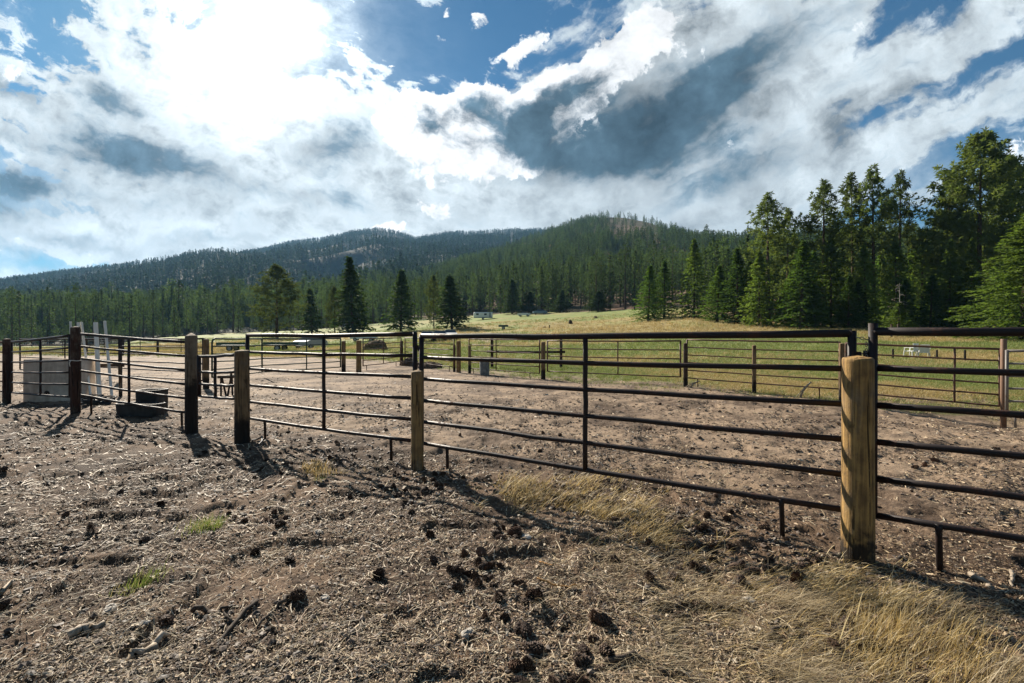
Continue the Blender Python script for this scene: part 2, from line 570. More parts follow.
def leaf_mat(name, c1, c2, c3, trans=0.32):
    m = bpy.data.materials.new(name)
    m.use_nodes = True
    t = m.node_tree
    b = t.nodes['Principled BSDF']
    out = t.nodes['Material Output']
    oi = t.nodes.new('ShaderNodeObjectInfo')
    p = geopos(t)
    n1 = noise(t, p, 0.6, 3, 0.6)
    c = mixc(t, n1.sstep(0.35, 0.65), c1, c2)
    c = mixc(t, E(t, oi.outputs['Random']) * 0.65, c, c3)
    vr = t.nodes.new('ShaderNodeCombineColor')
    rnd = (E(t, oi.outputs['Random']) * 7.31)._m('FRACT') * 0.8 + 0.62
    for q in range(3):
        t.links.new((rnd * (1.0, 1.0, 0.9)[q]).s, vr.inputs[q])
    c = mixc(t, 1.0, c, vr.outputs[0], 'MULTIPLY')
    t.links.new(c, b.inputs['Base Color'])
    b.inputs['Roughness'].default_value = 0.75
    b.inputs['Specular IOR Level'].default_value = 0.06
    tr = t.nodes.new('ShaderNodeBsdfTranslucent')
    t.links.new(mixc(t, 1.0, c, (1.5, 1.6, 0.7), 'MULTIPLY'), tr.inputs['Color'])
    mx = t.nodes.new('ShaderNodeMixShader')
    mx.inputs[0].default_value = trans
    t.links.new(b.outputs[0], mx.inputs[1])
    t.links.new(tr.outputs[0], mx.inputs[2])
    t.links.new(mx.outputs[0], out.inputs['Surface'])
    return m


M_FIR = leaf_mat('fir_needles', (0.050, 0.092, 0.026), (0.085, 0.125, 0.036), (0.040, 0.072, 0.026), 0.44)
M_FIR_LIGHT = leaf_mat('young_fir_needles', (0.085, 0.128, 0.040), (0.12, 0.155, 0.050), (0.075, 0.115, 0.04), 0.5)
M_PINE = leaf_mat('pine_needles', (0.062, 0.088, 0.036), (0.104, 0.124, 0.050), (0.058, 0.074, 0.034), 0.44)
M_DARKPINE = leaf_mat('dark_pine_needles', (0.050, 0.066, 0.032), (0.080, 0.092, 0.042), (0.044, 0.056, 0.030), 0.38)
M_DARKFIR = leaf_mat('dark_fir_needles', (0.030, 0.052, 0.022), (0.05, 0.076, 0.030), (0.026, 0.045, 0.021), 0.28)
M_MOUNT = leaf_mat('mountain_needles', (0.022, 0.042, 0.024), (0.038, 0.058, 0.030), (0.024, 0.036, 0.026), 0.2)
M_FAR = leaf_mat('forest_needles', (0.042, 0.070, 0.038), (0.070, 0.096, 0.050), (0.038, 0.056, 0.036), 0.36)
M_BARK = mat('bark', lambda t, b: mixc(t, noise(t, scaled(t, objco(t), (8, 8, 2)), 1, 5).sstep(.35, .65), (0.035, 0.025, 0.02), (0.11, 0.075, 0.05)), 0.95, 0.1)
M_DEADBARK = mat('dead_bark', lambda t, b: (0.3, 0.27, 0.24), 0.9, 0.1)


def f_attr(t, b):
    return attr_col(t, 'tint').outputs['Color']


M_LITTER = mat('litter_tint', f_attr, 0.65, 0.35)


def m_blade(name, trans=0.3):
    m = bpy.data.materials.new(name)
    m.use_nodes = True
    t = m.node_tree
    b = t.nodes['Principled BSDF']
    out = t.nodes['Material Output']
    a = attr_col(t, 'tint').outputs['Color']
    t.links.new(a, b.inputs['Base Color'])
    b.inputs['Roughness'].default_value = 0.55
    b.inputs['Specular IOR Level'].default_value = 0.3
    tr = t.nodes.new('ShaderNodeBsdfTranslucent')
    t.links.new(a, tr.inputs['Color'])
    mx = t.nodes.new('ShaderNodeMixShader')
    mx.inputs[0].default_value = trans
    t.links.new(b.outputs[0], mx.inputs[1])
    t.links.new(tr.outputs[0], mx.inputs[2])
    t.links.new(mx.outputs[0], out.inputs['Surface'])
    return m


M_BLADE = m_blade('grass_blades', 0.35)


# ------------------------------------------------------------------ terrain: the meadow and corral sheet
GX = np.array([-900, -200, 0, 105, 160, 240, 300, 350, 420, 500, 600, 690, 760, 850, 1024, 1200, 1900], float)
GYF = np.array([190, 190, 190, 190, 215, 225, 228, 230, 240, 200, 165, 125, 88, 74, 64, 58, 50], float)
GYY = np.array([347, 347, 347, 346, 338, 333, 330, 326, 319, 314, 311, 308, 321, 326, 328, 330, 332], float)


def colx(X, Y):
    return 512 + F * np.clip(np.asarray(X, float) / np.maximum(np.asarray(Y, float), 1.0), -2.6, 2.6)


def macro(X, Y):
    X = np.asarray(X, float); Y = np.asarray(Y, float)
    xp = colx(X, Y)
    yf = np.interp(xp, GX, GYF)
    zf = EYE + (HZ - np.interp(xp, GX, GYY)) * yf / F
    t = np.clip((Y - 18) / (yf - 18), 0, 1)
    z = zf * t ** 1.5
    z = z - 0.28 * np.exp(-((X - 10.6) ** 2 + (Y - 10.4) ** 2) / 7.0)
    z = z - 0.10 * np.exp(-((X + 5.6) ** 2 / 3.0 + (Y - 9.0) ** 2 / 2.0)) - 0.10 * np.exp(-((X + 13.0) ** 2 + (Y - 13.0) ** 2) / 6.0)
    return z


def gz(X, Y):
    X = np.asarray(X, float); Y = np.asarray(Y, float)
    r = np.hypot(X, Y)
    z = macro(X, Y)
    near = 1 - smooth(14, 30, r)
    z = z + near * ((fbm(X * 0.55, Y * 0.55, 3, 1) - 0.5) * 0.11 + (fbm(X * 3.1, Y * 3.1, 3, 5) - 0.5) * 0.068)
    z = z + (1 - smooth(8, 20, r)) * (fbm(X * 15, Y * 15, 3, 9, 0.6) - 0.5) * 0.032
    dent = smooth(.60, .74, vnoise(X * 3.3, Y * 3.3, 77)) * (1 - smooth(12, 22, r))          # hoof marks
    z = z - 0.035 * dent
    far = smooth(25, 80, r)
    z = z + far * (fbm(X * 0.04, Y * 0.04, 4, 21) - 0.5) * 1.2 * (1 - smooth(300, 600, r))
    return z


def px(x, y, z=0.0):
    """The ground point that the frame shows at column x, row y when the ground there is at height z."""
    Y = (EYE - z) * F / (y - HZ)
    return (x - 512) * Y / F, Y


def at(x, Y):
    return (x - 512) * Y / F


FENCE_X = np.array([-400, 3, 75, 190, 247, 418, 860, 1010, 1300], float)   # the near fence, as a line over the ground
FENCE_Y = np.array([20, 13.2, 10.5, 8.8, 7.85, 6.0, 3.55, 3.15, 2.5], float)
BACK_X = np.array([-600, 0, 100, 200, 330, 400, 440, 470, 545, 600, 685, 754, 842, 930, 1004, 1100, 1400], float)
BACK_Y = np.array([60, 46, 44, 41, 37, 31, 25.5, 23.4, 20.0, 18.6, 16.4, 15.0, 13.9, 13.6, 12.2, 10.5, 8.0], float)


def build_ground():
    az = np.concatenate([np.arange(-180, -62, 4.0), np.arange(-62, -52, 1.0), np.arange(-52, 52, 0.2), np.arange(52, 62, 1.0), np.arange(62, 180, 4.0)])
    az = np.radians(az)
    rr = [0.0, 0.5, 0.9, 1.2]
    while rr[-1] < 3000:
        r = rr[-1]
        rr.append(r + max(0.012, r * (0.0065 if r < 6 else 0.009 if r < 14 else 0.02 if r < 60 else 0.04)))
    rr = np.array(rr[1:])
    rr_b = rr * 1.0
    A, Rr = np.meshgrid(az, rr)
    cap = np.where(np.abs(A) < R(70), 3000, 320)
    Rr = np.minimum(Rr, cap + Rr * 0.001)
    X, Y = Rr * np.sin(A), Rr * np.cos(A)
    Z = gz(X, Y)
    na, nr = len(az), len(rr)
    V = np.stack([X, Y, Z], -1).reshape(-1, 3)
    V = np.vstack([V, [[0, 0, float(gz(0, 0))]]])
    i, j = np.meshgrid(np.arange(nr - 1), np.arange(na), indexing='ij')
    k = (j + 1) % na
    Fq = np.stack([i * na + j, (i + 1) * na + j, (i + 1) * na + k, i * na + k], -1).reshape(-1, 4)
    c = len(V) - 1
    jj = np.arange(na)
    Ft = np.stack([np.full(na, c), jj, (jj + 1) % na], -1)
    # zones
    x, y = V[:, 0], V[:, 1]
    xp = colx(x, y)
    yb = np.interp(xp, BACK_X, BACK_Y)
    nz = fbm(x * 0.35, y * 0.35, 4, 31) - 0.5
    nf = fbm(x * 1.7, y * 1.7, 3, 35) - 0.5
    grass = smooth(-0.9, 1.6, (y - yb) / (1 + yb * 0.03) + nz * 3.4 + nf * 2.0)
    grass = np.where(y < 1, 0, grass)
    grass = grass * (1 - 0.9 * smooth(2, 16, y - np.interp(xp, GX, GYF) + nz * 14))          # bare needle litter under the forest
    yfn = np.interp(xp, FENCE_X, FENCE_Y)
    corral = smooth(-0.2, 1.3, y - yfn + nz * 1.5 - 0.4) * (1 - grass) * (1 - smooth(50, 60, y))
    yr = HZ - (V[:, 2] - EYE) * F / np.maximum(y, 1)      # how far down the slope, to tell gold from green meadow
    gn = fbm(x * 0.10, y * 0.13, 4, 41) * .6 + fbm(x * 0.022, y * 0.03, 3, 43) * .4
    gold = smooth(0.47, 0.62, gn + 0.05 * smooth(22, 30, y) - 0.02)
    strip = smooth(44, 52, y) * (1 - smooth(70, 105, y)) * smooth(290, 190, xp)                  # the gold strip on the left
    rise = smooth(55, 75, y) * (1 - smooth(108, 125, y)) * smooth(500, 560, xp)                  # the gold slope of the rise
    far_green = smooth(112, 128, y) * (0.4 + 0.6 * smooth(560, 600, xp))
    gold = np.clip(gold + strip * .8 + rise * .6 - far_green * .9, 0, 1)
    road = np.exp(-((y - (24.5 + 0.04 * x + 0.6 * nz)) / 1.1) ** 2) * smooth(12, 17, x) + np.exp(-((x + 1.2 - (y - 40) * -0.09) / 1.3) ** 2) * smooth(33, 40, y) * (1 - smooth(75, 95, y))
    col = np.stack([corral, grass, gold, np.clip(road, 0, 1)], -1)

    def fn(t, b):
        a = attr_col(t, 'zone')
        sep = t.nodes.new('ShaderNodeSeparateColor'); t.links.new(a.outputs['Color'], sep.inputs[0])
        cor, gra, gol = (E(t, sep.outputs[i]) for i in range(3))
        rd = E(t, a.outputs['Alpha'])
        p = geopos(t)
        n_big = noise(t, p, 0.7, 5, 0.6); n_mid = noise(t, p, 5.5, 6, 0.65); n_fin = noise(t, p, 38, 5, 0.7); n_spk = noise(t, p, 120, 3, 0.7)
        lit = mixc(t, (n_mid * 0.5 + n_fin * 0.5 + (n_big - .5) * .9).sstep(0.36, 0.66), (0.042, 0.026, 0.016), (0.158, 0.103, 0.064))
        lit = mixc(t, n_spk.sstep(0.60, 0.72) * 0.7, lit, (0.30, 0.235, 0.165))
        co = mixc(t, (n_mid * 0.55 + n_fin * 0.45 + (n_big - .5) * 1.1).sstep(0.34, 0.64), (0.088, 0.059, 0.039), (0.285, 0.207, 0.140))
        co = mixc(t, n_spk.sstep(0.60, 0.72) * 0.5, co, (0.36, 0.285, 0.21))
        c = mixc(t, cor, lit, co)
        n_far = noise(t, scaled(t, p, (1, 2.2, 1)), 0.16, 6, 0.68)
        gr = mixc(t, (n_mid * .35 + n_big * .3 + n_far * .35).sstep(.40, .60), (0.115, 0.165, 0.036), (0.24, 0.26, 0.075))
        go = mixc(t, (n_mid * .4 + n_far * .6).sstep(.38, .62), (0.20, 0.165, 0.058), (0.38, 0.30, 0.12))
        go = mixc(t, n_spk.sstep(.58, .7) * .4, go, (0.11, 0.09, 0.04))
        g = mixc(t, gol, gr, go)
        g = mixc(t, rd, g, (0.36, 0.30, 0.22))
        c = mixc(t, gra, c, g)
        bump(t, b, n_mid * 0.8 + n_fin * 0.7 + n_spk * 0.25, 0.75, 0.03)
        return c
    m = mat('ground_soil', fn, 0.9, 0.2)
    me = mesh('ground', V, [Fq, Ft], m, None, True, {'zone': ('FLOAT_COLOR', 'POINT', col)})
    tag(link('ground', me), 'bare corral dirt running out into dry meadow', None, None, 'structure')


build_ground()


# ------------------------------------------------------------------ hills
class Hill:
    def __init__(s, xs, yf, yr, yridge, power, amp, wl, seed):
        s.xs, s.yf, s.yr, s.rp = (np.array(a, float) for a in (xs, yf, yr, yridge))
        s.power, s.amp, s.wl, s.seed = power, amp, wl, seed

    def param(s, X, Y):
        xp = colx(X, Y)
        a, b = np.interp(xp, s.xs, s.yf), np.interp(xp, s.xs, s.yr)
        return xp, a, b, (np.asarray(Y, float) - a) / (b - a)

    def z(s, X, Y):
        X = np.asarray(X, float); Y = np.asarray(Y, float)
        xp, a, b, t = s.param(X, Y)
        zf = macro(X / Y * a, a) - 1.5
        zr = EYE + (HZ - np.interp(xp, s.xs, s.rp)) * b / F
        tt = np.clip(t, 0, 1)
        z = zf + (zr - zf) * tt ** s.power
        z = z - np.clip(t - 1, 0, None) * (zr - zf) * 0.9
        rid = 1 - ((fbm(X / s.wl, Y / (s.wl * 2.2), 4, s.seed) - 0.5) * 4) ** 2
        z = z + s.amp * (rid - 0.35) * np.sin(math.pi * tt) ** 0.9 + s.amp * 0.10 * (fbm(X / s.wl * 3, Y / s.wl * 3, 3, s.seed + 9) - 0.5)
        return np.where(t < -0.02, -1e3, z)

    def build(s, name, label, m, nx=260, nt=110):
        xs = np.linspace(s.xs[0], s.xs[-1], nx)
        ts = np.concatenate([np.linspace(0, 1, nt), np.linspace(1.03, 1.5, 14)])
        A, T = np.meshgrid(xs, ts)
        a, b = np.interp(A, s.xs, s.yf), np.interp(A, s.xs, s.yr)
        Y = a + (b - a) * T
        X = (A - 512) / F * Y
        Z = s.z(X, Y)
        V = np.stack([X, Y, Z], -1).reshape(-1, 3)
        i, j = np.meshgrid(np.arange(len(ts) - 1), np.arange(nx - 1), indexing='ij')
        Fq = np.stack([i * nx + j, i * nx + j + 1, (i + 1) * nx + j + 1, (i + 1) * nx + j], -1).reshape(-1, 4)
        s.o = tag(link(name, mesh(name, V, Fq, m, None, True)), label, None, None, 'structure')
        return s.o

    def scatter(s, n, dens, seed, tmin=0.0, tmax=1.03):
        """n random points over the slope (even over its area), thinned by dens(X, Y, xp, t)."""
        g = np.random.default_rng(seed)
        out = []
        got = 0
        ymax = s.yr.max()
        ymin = s.yf.min()
        while got < n:
            k = 60000
            Y = np.sqrt(g.random(k) * (ymax ** 2 - ymin ** 2) + ymin ** 2)
            xp = s.xs[0] + g.random(k) * (s.xs[-1] - s.xs[0])
            X = (xp - 512) / F * Y
            _, a, b, t = s.param(X, Y)
            ok = (t >= tmin) & (t <= tmax) & (g.random(k) < dens(X, Y, xp, t))
            out.append(np.stack([X[ok], Y[ok]], -1))
            got += int(ok.sum())
        P = np.concatenate(out)[:n]
        return P, s.z(P[:, 0], P[:, 1])


def m_hill(name, dirt1, dirt2, grass):
    def fn(t, b):
        p = geopos(t)
        n1 = noise(t, p, 0.012, 6, 0.62); n2 = noise(t, p, 0.11, 5, 0.65); n3 = noise(t, p, 0.9, 4, .6)
        c = mixc(t, (n2 * .6 + n3 * .4).sstep(.38, .62), dirt1, dirt2)
        c = mixc(t, (n1 + (n2 - .5) * .4).sstep(.42, .58), c, grass)
        return c
    return mat(name, fn, 0.95, 0.1)


HILL_A = Hill([330, 380, 420, 450, 500, 540, 570, 600, 625, 650, 680, 705, 730, 770, 850, 950, 1024, 1150, 1400],
              [300, 270, 250, 230, 205, 190, 180, 168, 158, 146, 132, 120, 106, 92, 78, 72, 68, 62, 56],
              [560, 640, 720, 780, 850, 890, 900, 900, 880, 830, 740, 650, 590, 540, 480, 440, 420, 400, 380],
              [306, 289, 276, 266, 252, 237, 225, 217, 218, 223, 234, 240, 242, 243, 246, 246, 248, 250, 252], 1.35, 13, 130, 51)
HILL_B = Hill([-500, -250, -60, 0, 60, 120, 164, 188, 255, 293, 322, 351, 378, 398, 416, 445, 474, 504, 539, 600, 680],
              [215, 215, 215, 215, 215, 225, 240, 250, 258, 262, 265, 270, 280, 290, 300, 330, 360, 400, 450, 520, 600],
              [2700, 2700, 2700, 2700, 2700, 2650, 2600, 2550, 2450, 2400, 2350, 2300, 2250, 2250, 2300, 2250, 2200, 2150, 2100, 2100, 2100],
              [306, 300, 296, 292, 284, 274, 268, 263, 252, 243, 240, 234, 230, 234, 240, 235, 234, 232, 231, 236, 250], 1.5, 95, 360, 71)
HILL_C = Hill([-500, -250, -60, 0, 60, 120, 164, 188, 225, 255, 285, 320, 355, 390, 430],
              [330, 330, 320, 320, 320, 320, 330, 335, 345, 355, 365, 380, 400, 420, 440],
              [1650, 1650, 1650, 1600, 1560, 1500, 1460, 1430, 1380, 1340, 1280, 1200, 1100, 1000, 900],
              [300, 292, 286, 282, 274, 267, 261, 255, 252, 254, 260, 270, 284, 300, 318], 1.35, 32, 260, 91)
HILL_A.build('forested_hill', 'forested slope with a bare brown patch near its crest', m_hill('hill_soil', (0.13, 0.085, 0.058), (0.28, 0.185, 0.125), (0.10, 0.085, 0.045)))
HILL_B.build('far_mountain', 'long dark mountain ridge behind the valley forest', m_hill('mountain_soil', (0.03, 0.034, 0.022), (0.062, 0.052, 0.038), (0.024, 0.034, 0.020)), 300, 150)

HILL_C.build('near_ridge', 'lower forested ridge on the left before the mountain', bpy.data.materials['mountain_soil'], 200, 110)


def zsurf(X, Y):
    return float(max(gz(X, Y), HILL_A.z(X, Y), HILL_B.z(X, Y), HILL_C.z(X, Y)))


# ------------------------------------------------------------------ trees
def conifer(H, Rad, style, whorls, nb, pts, seed, cs=0.35, bare=0.12, quads=2):
    """Crown (V, F) and trunk sweep of one conifer. Style 'fir' is a dense drooping spire, 'pine' an open crown of round tufts, 'far' a light one for distance."""
    g = np.random.default_rng(seed)
    C = []; D = []; S = []
    lean = g.normal(0, 0.012, 2) * H
    hs = bare * H + (1 - bare) * H * (np.linspace(0, 1, whorls) ** (0.92 if style != 'pine' else 0.85))
    for wi, h in enumerate(hs):
        f = (h / H - bare) / (1 - bare)
        if style == 'pine':
            prof = Rad * (0.55 + 0.55 * math.sin(math.pi * min(1, 0.12 + f * 0.80)) ** 0.9) * (1 - f ** 4.0 * 0.82)
            k = max(3, int(nb * (0.9 if f > .3 else 0.6)))
        else:
            prof = Rad * ((1 - f) ** 0.82 + 0.02) * (0.72 + 0.28 * min(1, f / 0.12))
            k = nb
        a0 = g.random() * 6.28
        for b in range(k):
            if g.random() < (0.22 if style == 'pine' else 0.07):
                continue
            a = a0 + 6.283 * b / k + g.normal(0, 0.3)
            L = prof * g.uniform(0.62, 1.14)
            if style == 'pine' and g.random() < .2: L *= g.uniform(.5, .8)
            el = g.normal(0.05 + 0.55 * f, 0.14) if style == 'pine' else g.normal(-0.18 + 0.45 * f, 0.1)
            d = np.array([math.cos(a) * math.cos(el), math.sin(a) * math.cos(el), math.sin(el)])
            side = np.array([-math.sin(a), math.cos(a), 0])
            base = np.array([lean[0] * h / H, lean[1] * h / H, h + g.normal(0, 0.2) * H / whorls])
            n = max(1, int(pts * max(0.4, L / Rad)))
            for q in range(n):
                s_ = (0.45 + 0.6 * (q + g.random()) / n) if style == 'pine' else (0.18 + 0.86 * (q + g.random()) / n)
                w = (0.30 * cs if style == 'pine' else 0.22 * L * (1.08 - s_))
                droop = 0.0 if style == 'pine' else -0.10 * L * s_ * s_
                p = base + d * L * s_ + side * g.normal(0, 1) * w + np.array([0, 0, droop + g.normal(0, 1) * (0.45 * cs if style == 'pine' else 0.09 * cs)])
                for _ in range(quads):
                    if style == 'pine':
                        dd = g.normal(0, 1, 3) + d * .5 + np.array([0, 0, .25]); dd /= np.linalg.norm(dd)
                        sz = cs * g.uniform(0.6, 1.2)
                        C.append(p + dd * sz * .45); D.append(dd); S.append(sz)
                    else:
                        C.append(p + g.normal(0, .18 * cs, 3))
                        dd = d + g.normal(0, 0.5, 3) + side * g.normal(0, .6)
                        D.append(dd / np.linalg.norm(dd)); S.append(cs * g.uniform(0.6, 1.3))
    # leader at the very top
    for q in range(4):
        C.append(np.array([lean[0], lean[1], H * (1 - .012 * q)])); D.append(np.array([g.normal(0, .3), g.normal(0, .3), 1.0])); S.append(cs * .8)
    C, D, S = np.array(C), np.array(D), np.array(S)
    rn = g.normal(0, 1, (len(C), 3))
    rn[:, 2] += 0.9 if style != 'pine' else 0.2
    W = np.cross(D, rn); W /= np.linalg.norm(W, axis=1)[:, None] + 1e-9
    a = D * S[:, None]; w = W * (S * {'fir': 0.22, 'pine': 0.115, 'far': 0.36}[style])[:, None]
    sag = np.array([0, 0, -0.14]) * S[:, None]
    V = np.stack([C - a * .5, C + w + a * .05, C + a * .5 + sag, C - w + a * .05], 1).reshape(-1, 3)
    Fq = np.arange(len(V)).reshape(-1, 4)
    tr = MB()
    zz = np.linspace(-0.6, H * 0.97, 7)
    tr.sweep(np.stack([lean[0] * np.clip(zz, 0, None) / H, lean[1] * np.clip(zz, 0, None) / H, zz], -1), np.maximum(0.012 * H * (1 - np.clip(zz, 0, None) / H) + 0.02, 0.02) * (1.25 if style == 'pine' else 1.0), 7)
    return V, Fq, tr, (hs, lean)


CACHE = {}


def tree_meshes(kind, var):
    key = (kind, var)
    if key in CACHE:
        return CACHE[key]
    spec = {
        'fir': dict(H=18, Rad=3.4, style='fir', whorls=42, nb=8, pts=14, cs=0.50, bare=0.05, m=M_FIR),
        'young_fir': dict(H=10, Rad=2.6, style='fir', whorls=34, nb=9, pts=15, cs=0.34, bare=0.02, m=M_FIR_LIGHT),
        'near_fir': dict(H=10, Rad=2.6, style='fir', whorls=46, nb=12, pts=30, cs=0.20, bare=0.02, m=M_FIR_LIGHT),
        'dark_fir': dict(H=18, Rad=3.6, style='fir', whorls=40, nb=8, pts=10, cs=0.75, bare=0.07, m=M_DARKFIR),
        'pine': dict(H=22, Rad=3.2, style='pine', whorls=30, nb=7, pts=7, cs=0.62, bare=0.26, quads=13, m=M_PINE),
        'dark_pine': dict(H=18, Rad=4.4, style='pine', whorls=34, nb=9, pts=9, cs=0.62, bare=0.06, quads=9, m=M_DARKPINE),
        'broad_pine': dict(H=24, Rad=6.0, style='pine', whorls=46, nb=11, pts=11, cs=0.66, bare=0.12, quads=12, m=M_PINE),
    }[kind].copy()
    m = spec.pop('m')
    V, Fq, tr, _ = conifer(seed=100 + var * 17 + len(kind), **spec)
    CACHE[key] = (mesh('crown', V, Fq, m), tr.mesh('trunk', M_BARK), spec['H'], spec['Rad'])
    return CACHE[key]


TREE_COUNT = [0]


def tree(kind, x, ytop, Y, label, width=None, var=None, group=None, name=None, z=None):
    """A tree standing at column x and depth Y, as tall as row ytop asks; width is its crown's width in the frame."""
    TREE_COUNT[0] += 1
    crown, trunk, H, Rad = tree_meshes(kind, (TREE_COUNT[0] % 3) if var is None else var)
    X = at(x, Y)
    z0 = zsurf(X, Y) if z is None else z
    h = EYE + (HZ - ytop) * Y / F - z0
    s = h / H
    sw = s if width is None else (width * (1.0 if 'pine' in kind else 1.3) * Y / F) / (2 * Rad * 0.95)
    o = thing(name or {'pine': 'pine_tree', 'broad_pine': 'pine_tree', 'dark_pine': 'pine_tree'}.get(kind, 'fir_tree'), label, 'tree', (X, Y, z0 - 0.05), random.random() * 6.28, group)
    o.scale = (sw, sw, s)
    link('crown', crown, o)
    link('trunk', trunk, o)
    return o


# the trees one by one: kind, column, top row, depth, crown width, label
for k, x, yt, Y, w, lab in [
    ('dark_pine', 277, 268, 118, 50, 'broad olive-dark pine standing alone left of the tallest spire fir'),
    ('dark_pine', 335, 288, 124, 19, 'narrow dark pine just left of the tall pointed fir'),
    ('dark_fir', 353, 259, 116, 34, 'tall pointed dark fir in the field, highest of the lone trees'),
    ('dark_fir', 312, 290, 140, 22, 'dark slim fir between the broad pine and the tall pointed fir'),
    ('dark_fir', 401, 271, 120, 32, 'pointed dark fir right of the tall spire with sweeping lower boughs'),
    ('dark_pine', 434, 277, 130, 19, 'thin-trunked pine in the field left of the squat dark fir'),
    ('dark_fir', 452, 277, 112, 34, 'squat very dark fir with foliage down to the grass'),
    ('dark_fir', 512, 280, 190, 20, 'dark fir at forest edge above the white camper'),
    ('dark_fir', 528, 292, 185, 18, 'short dark fir at forest edge left of the blue car'),
    ('dark_fir', 560, 290, 182, 18, 'dark fir at forest edge above the stump in the field'),
    ('dark_fir', 598, 292, 160, 24, 'wide low dark fir at forest edge above the green field patch'),
    ('fir', 648, 266, 100, 30, 'left one of the paired firs on the golden rise'),
    ('fir', 664, 262, 104, 28, 'right one of the paired firs on the golden rise'),
    ('young_fir', 694, 240, 98, 34, 'tall bright green fir standing right of the paired firs'),
    ('fir', 717, 266, 82, 34, 'mid-green fir on the rise, first one left of the thick grove'),
    ('fir', 738, 250, 78, 36, 'mid-green fir at the left corner of the thick grove'),
    ('pine', 768, 196, 76, 42, 'tall open pine, leftmost high crown of the right grove'),
    ('pine', 787, 212, 78, 32, 'shorter pine leaning on the leftmost tall pine of the grove'),
    ('young_fir', 759, 252, 72, 36, 'bright green fir beneath the leftmost tall pine'),
    ('fir', 801, 242, 66, 44, 'pyramid-shaped fir in front of the grove, left of the forked tall pine'),
    ('pine', 823, 185, 72, 44, 'tall pine with sparse tufted top, second high crown of the grove'),
    ('young_fir', 831, 240, 68, 40, 'bright young fir under the second tall pine'),
    ('pine', 854, 177, 74, 34, 'slim tall pine beside the highest of the middle pines'),
    ('pine', 874, 171, 72, 42, 'highest of the middle pines in the grove'),
    ('pine', 899, 178, 73, 36, 'tall slim pine, last before the gap of blue sky'),
    ('young_fir', 866, 246, 67, 36, 'bright young fir under the highest middle pine'),
    ('young_fir', 897, 241, 69, 38, 'bright young fir under the tall pine by the sky gap'),
    ('young_fir', 922, 234, 71, 44, 'young fir below the sky gap in the right grove'),
    ('broad_pine', 978, 139, 66, 92, 'huge dense pine, tallest tree in the whole view'),
    ('pine', 948, 182, 70, 44, 'pine with ragged outline merging into the left flank of the huge pine'),
    ('broad_pine', 1012, 160, 72, 66, 'pine crowding the right flank of the huge pine'),
    ('young_fir', 949, 241, 62, 30, 'narrow young fir before the left foot of the huge pine'),
    ('young_fir', 971, 240, 60, 30, 'narrow young fir before the trunk of the huge pine'),
    ('near_fir', 1022, 214, 44, 92, 'broad light green fir with foliage to the ground at the right edge'),
]:
    tree(k, x, yt, Y, lab, w)

# darker fill behind the grove: lower firs among the tall pines
for x, yt, Y, w in [(750, 262, 90, 34), (812, 252, 82, 34), (880, 252, 84, 34), (772, 262, 86, 34), (842, 256, 84, 34), (912, 252, 88, 36), (962, 246, 84, 38), (1018, 232, 80, 42), (858, 282, 66, 26), (815, 284, 66, 26), (905, 280, 64, 26), (960, 276, 62, 26), (936, 246, 80, 36), (995, 236, 76, 40), (790, 272, 70, 28),
                    (848, 276, 64, 26), (930, 276, 62, 26)]:
    tree('fir', x, yt, Y, 'mid-height fir filling the grove among the tall pines', w, group='firs filling the right grove')


def bush_and_snag():
    Y = 56
    X = at(899.5, Y); z0 = zsurf(X, Y)
    o = thing('dead_tree', 'small bare grey dead tree rising out of a bush', 'tree', (X, Y, z0))
    b = MB(); g = np.random.default_rng(4)
    h = EYE + (HZ - 283) * Y / F - z0
    b.sweep([(0, 0, -.3), (0.02, 0, h * .5), (0, 0.02, h)], [0.07, 0.045, 0.012], 6)
    tw = MB()
    for q in range(30):
        z = h * g.uniform(.25, .97); a = g.random() * 6.28; L = (1 - z / h) * 1.5 + .3
        tw.sweep([(0, 0, z), (math.cos(a) * L * .5, math.sin(a) * L * .5, z + .05), (math.cos(a) * L, math.sin(a) * L, z - .12)], [.02, .013, .005], 4)
    b.build('trunk', M_DEADBARK, o); tw.build('twigs', M_DEADBARK, o)
    crown, trunk, H, Rad = tree_meshes('young_fir', 1)
    X, Y = at(899, 52), 52
    o = thing('fir_bush', 'low bright green bushy fir at the foot of the dead tree', 'bush', (X, Y, zsurf(X, Y) - .1))
    o.scale = (0.85, 0.85, 0.36)
    link('crown', crown, o); link('trunk', trunk, o)


bush_and_snag()

# forest edge trees, one object each
FOREST = {}


def forest_mesh(var):
    if var in FOREST:
        return FOREST[var]
    g = np.random.default_rng(900 + var)
    pine = var % 3 == 2
    V, Fq, tr, _ = conifer(20, 3.2 + .3 * (var % 3) if not pine else 3.0, 'pine' if pine else 'fir', 20 if pine else 24, 6, 4 if pine else 6, 900 + var, 1.15 if pine else 1.0, 0.24 if pine else 0.05 + .05 * (var % 4), 4 if pine else 1)
    b = MB()
    b.addn(V, Fq, 0)
    tv = np.concatenate(tr.V)
    for k, f in tr.F.items():
        pass
    base = b.n
    b.V.append(tv); b.n += len(tv)
    for k, f in tr.F.items():
        b.F.setdefault(k, []).extend([[i + base for i in q] for q in f])
        b.I.setdefault(k, []).extend([1] * len(f))
    FOREST[var] = b.mesh('conifer', [M_FAR, M_BARK])
    return FOREST[var]


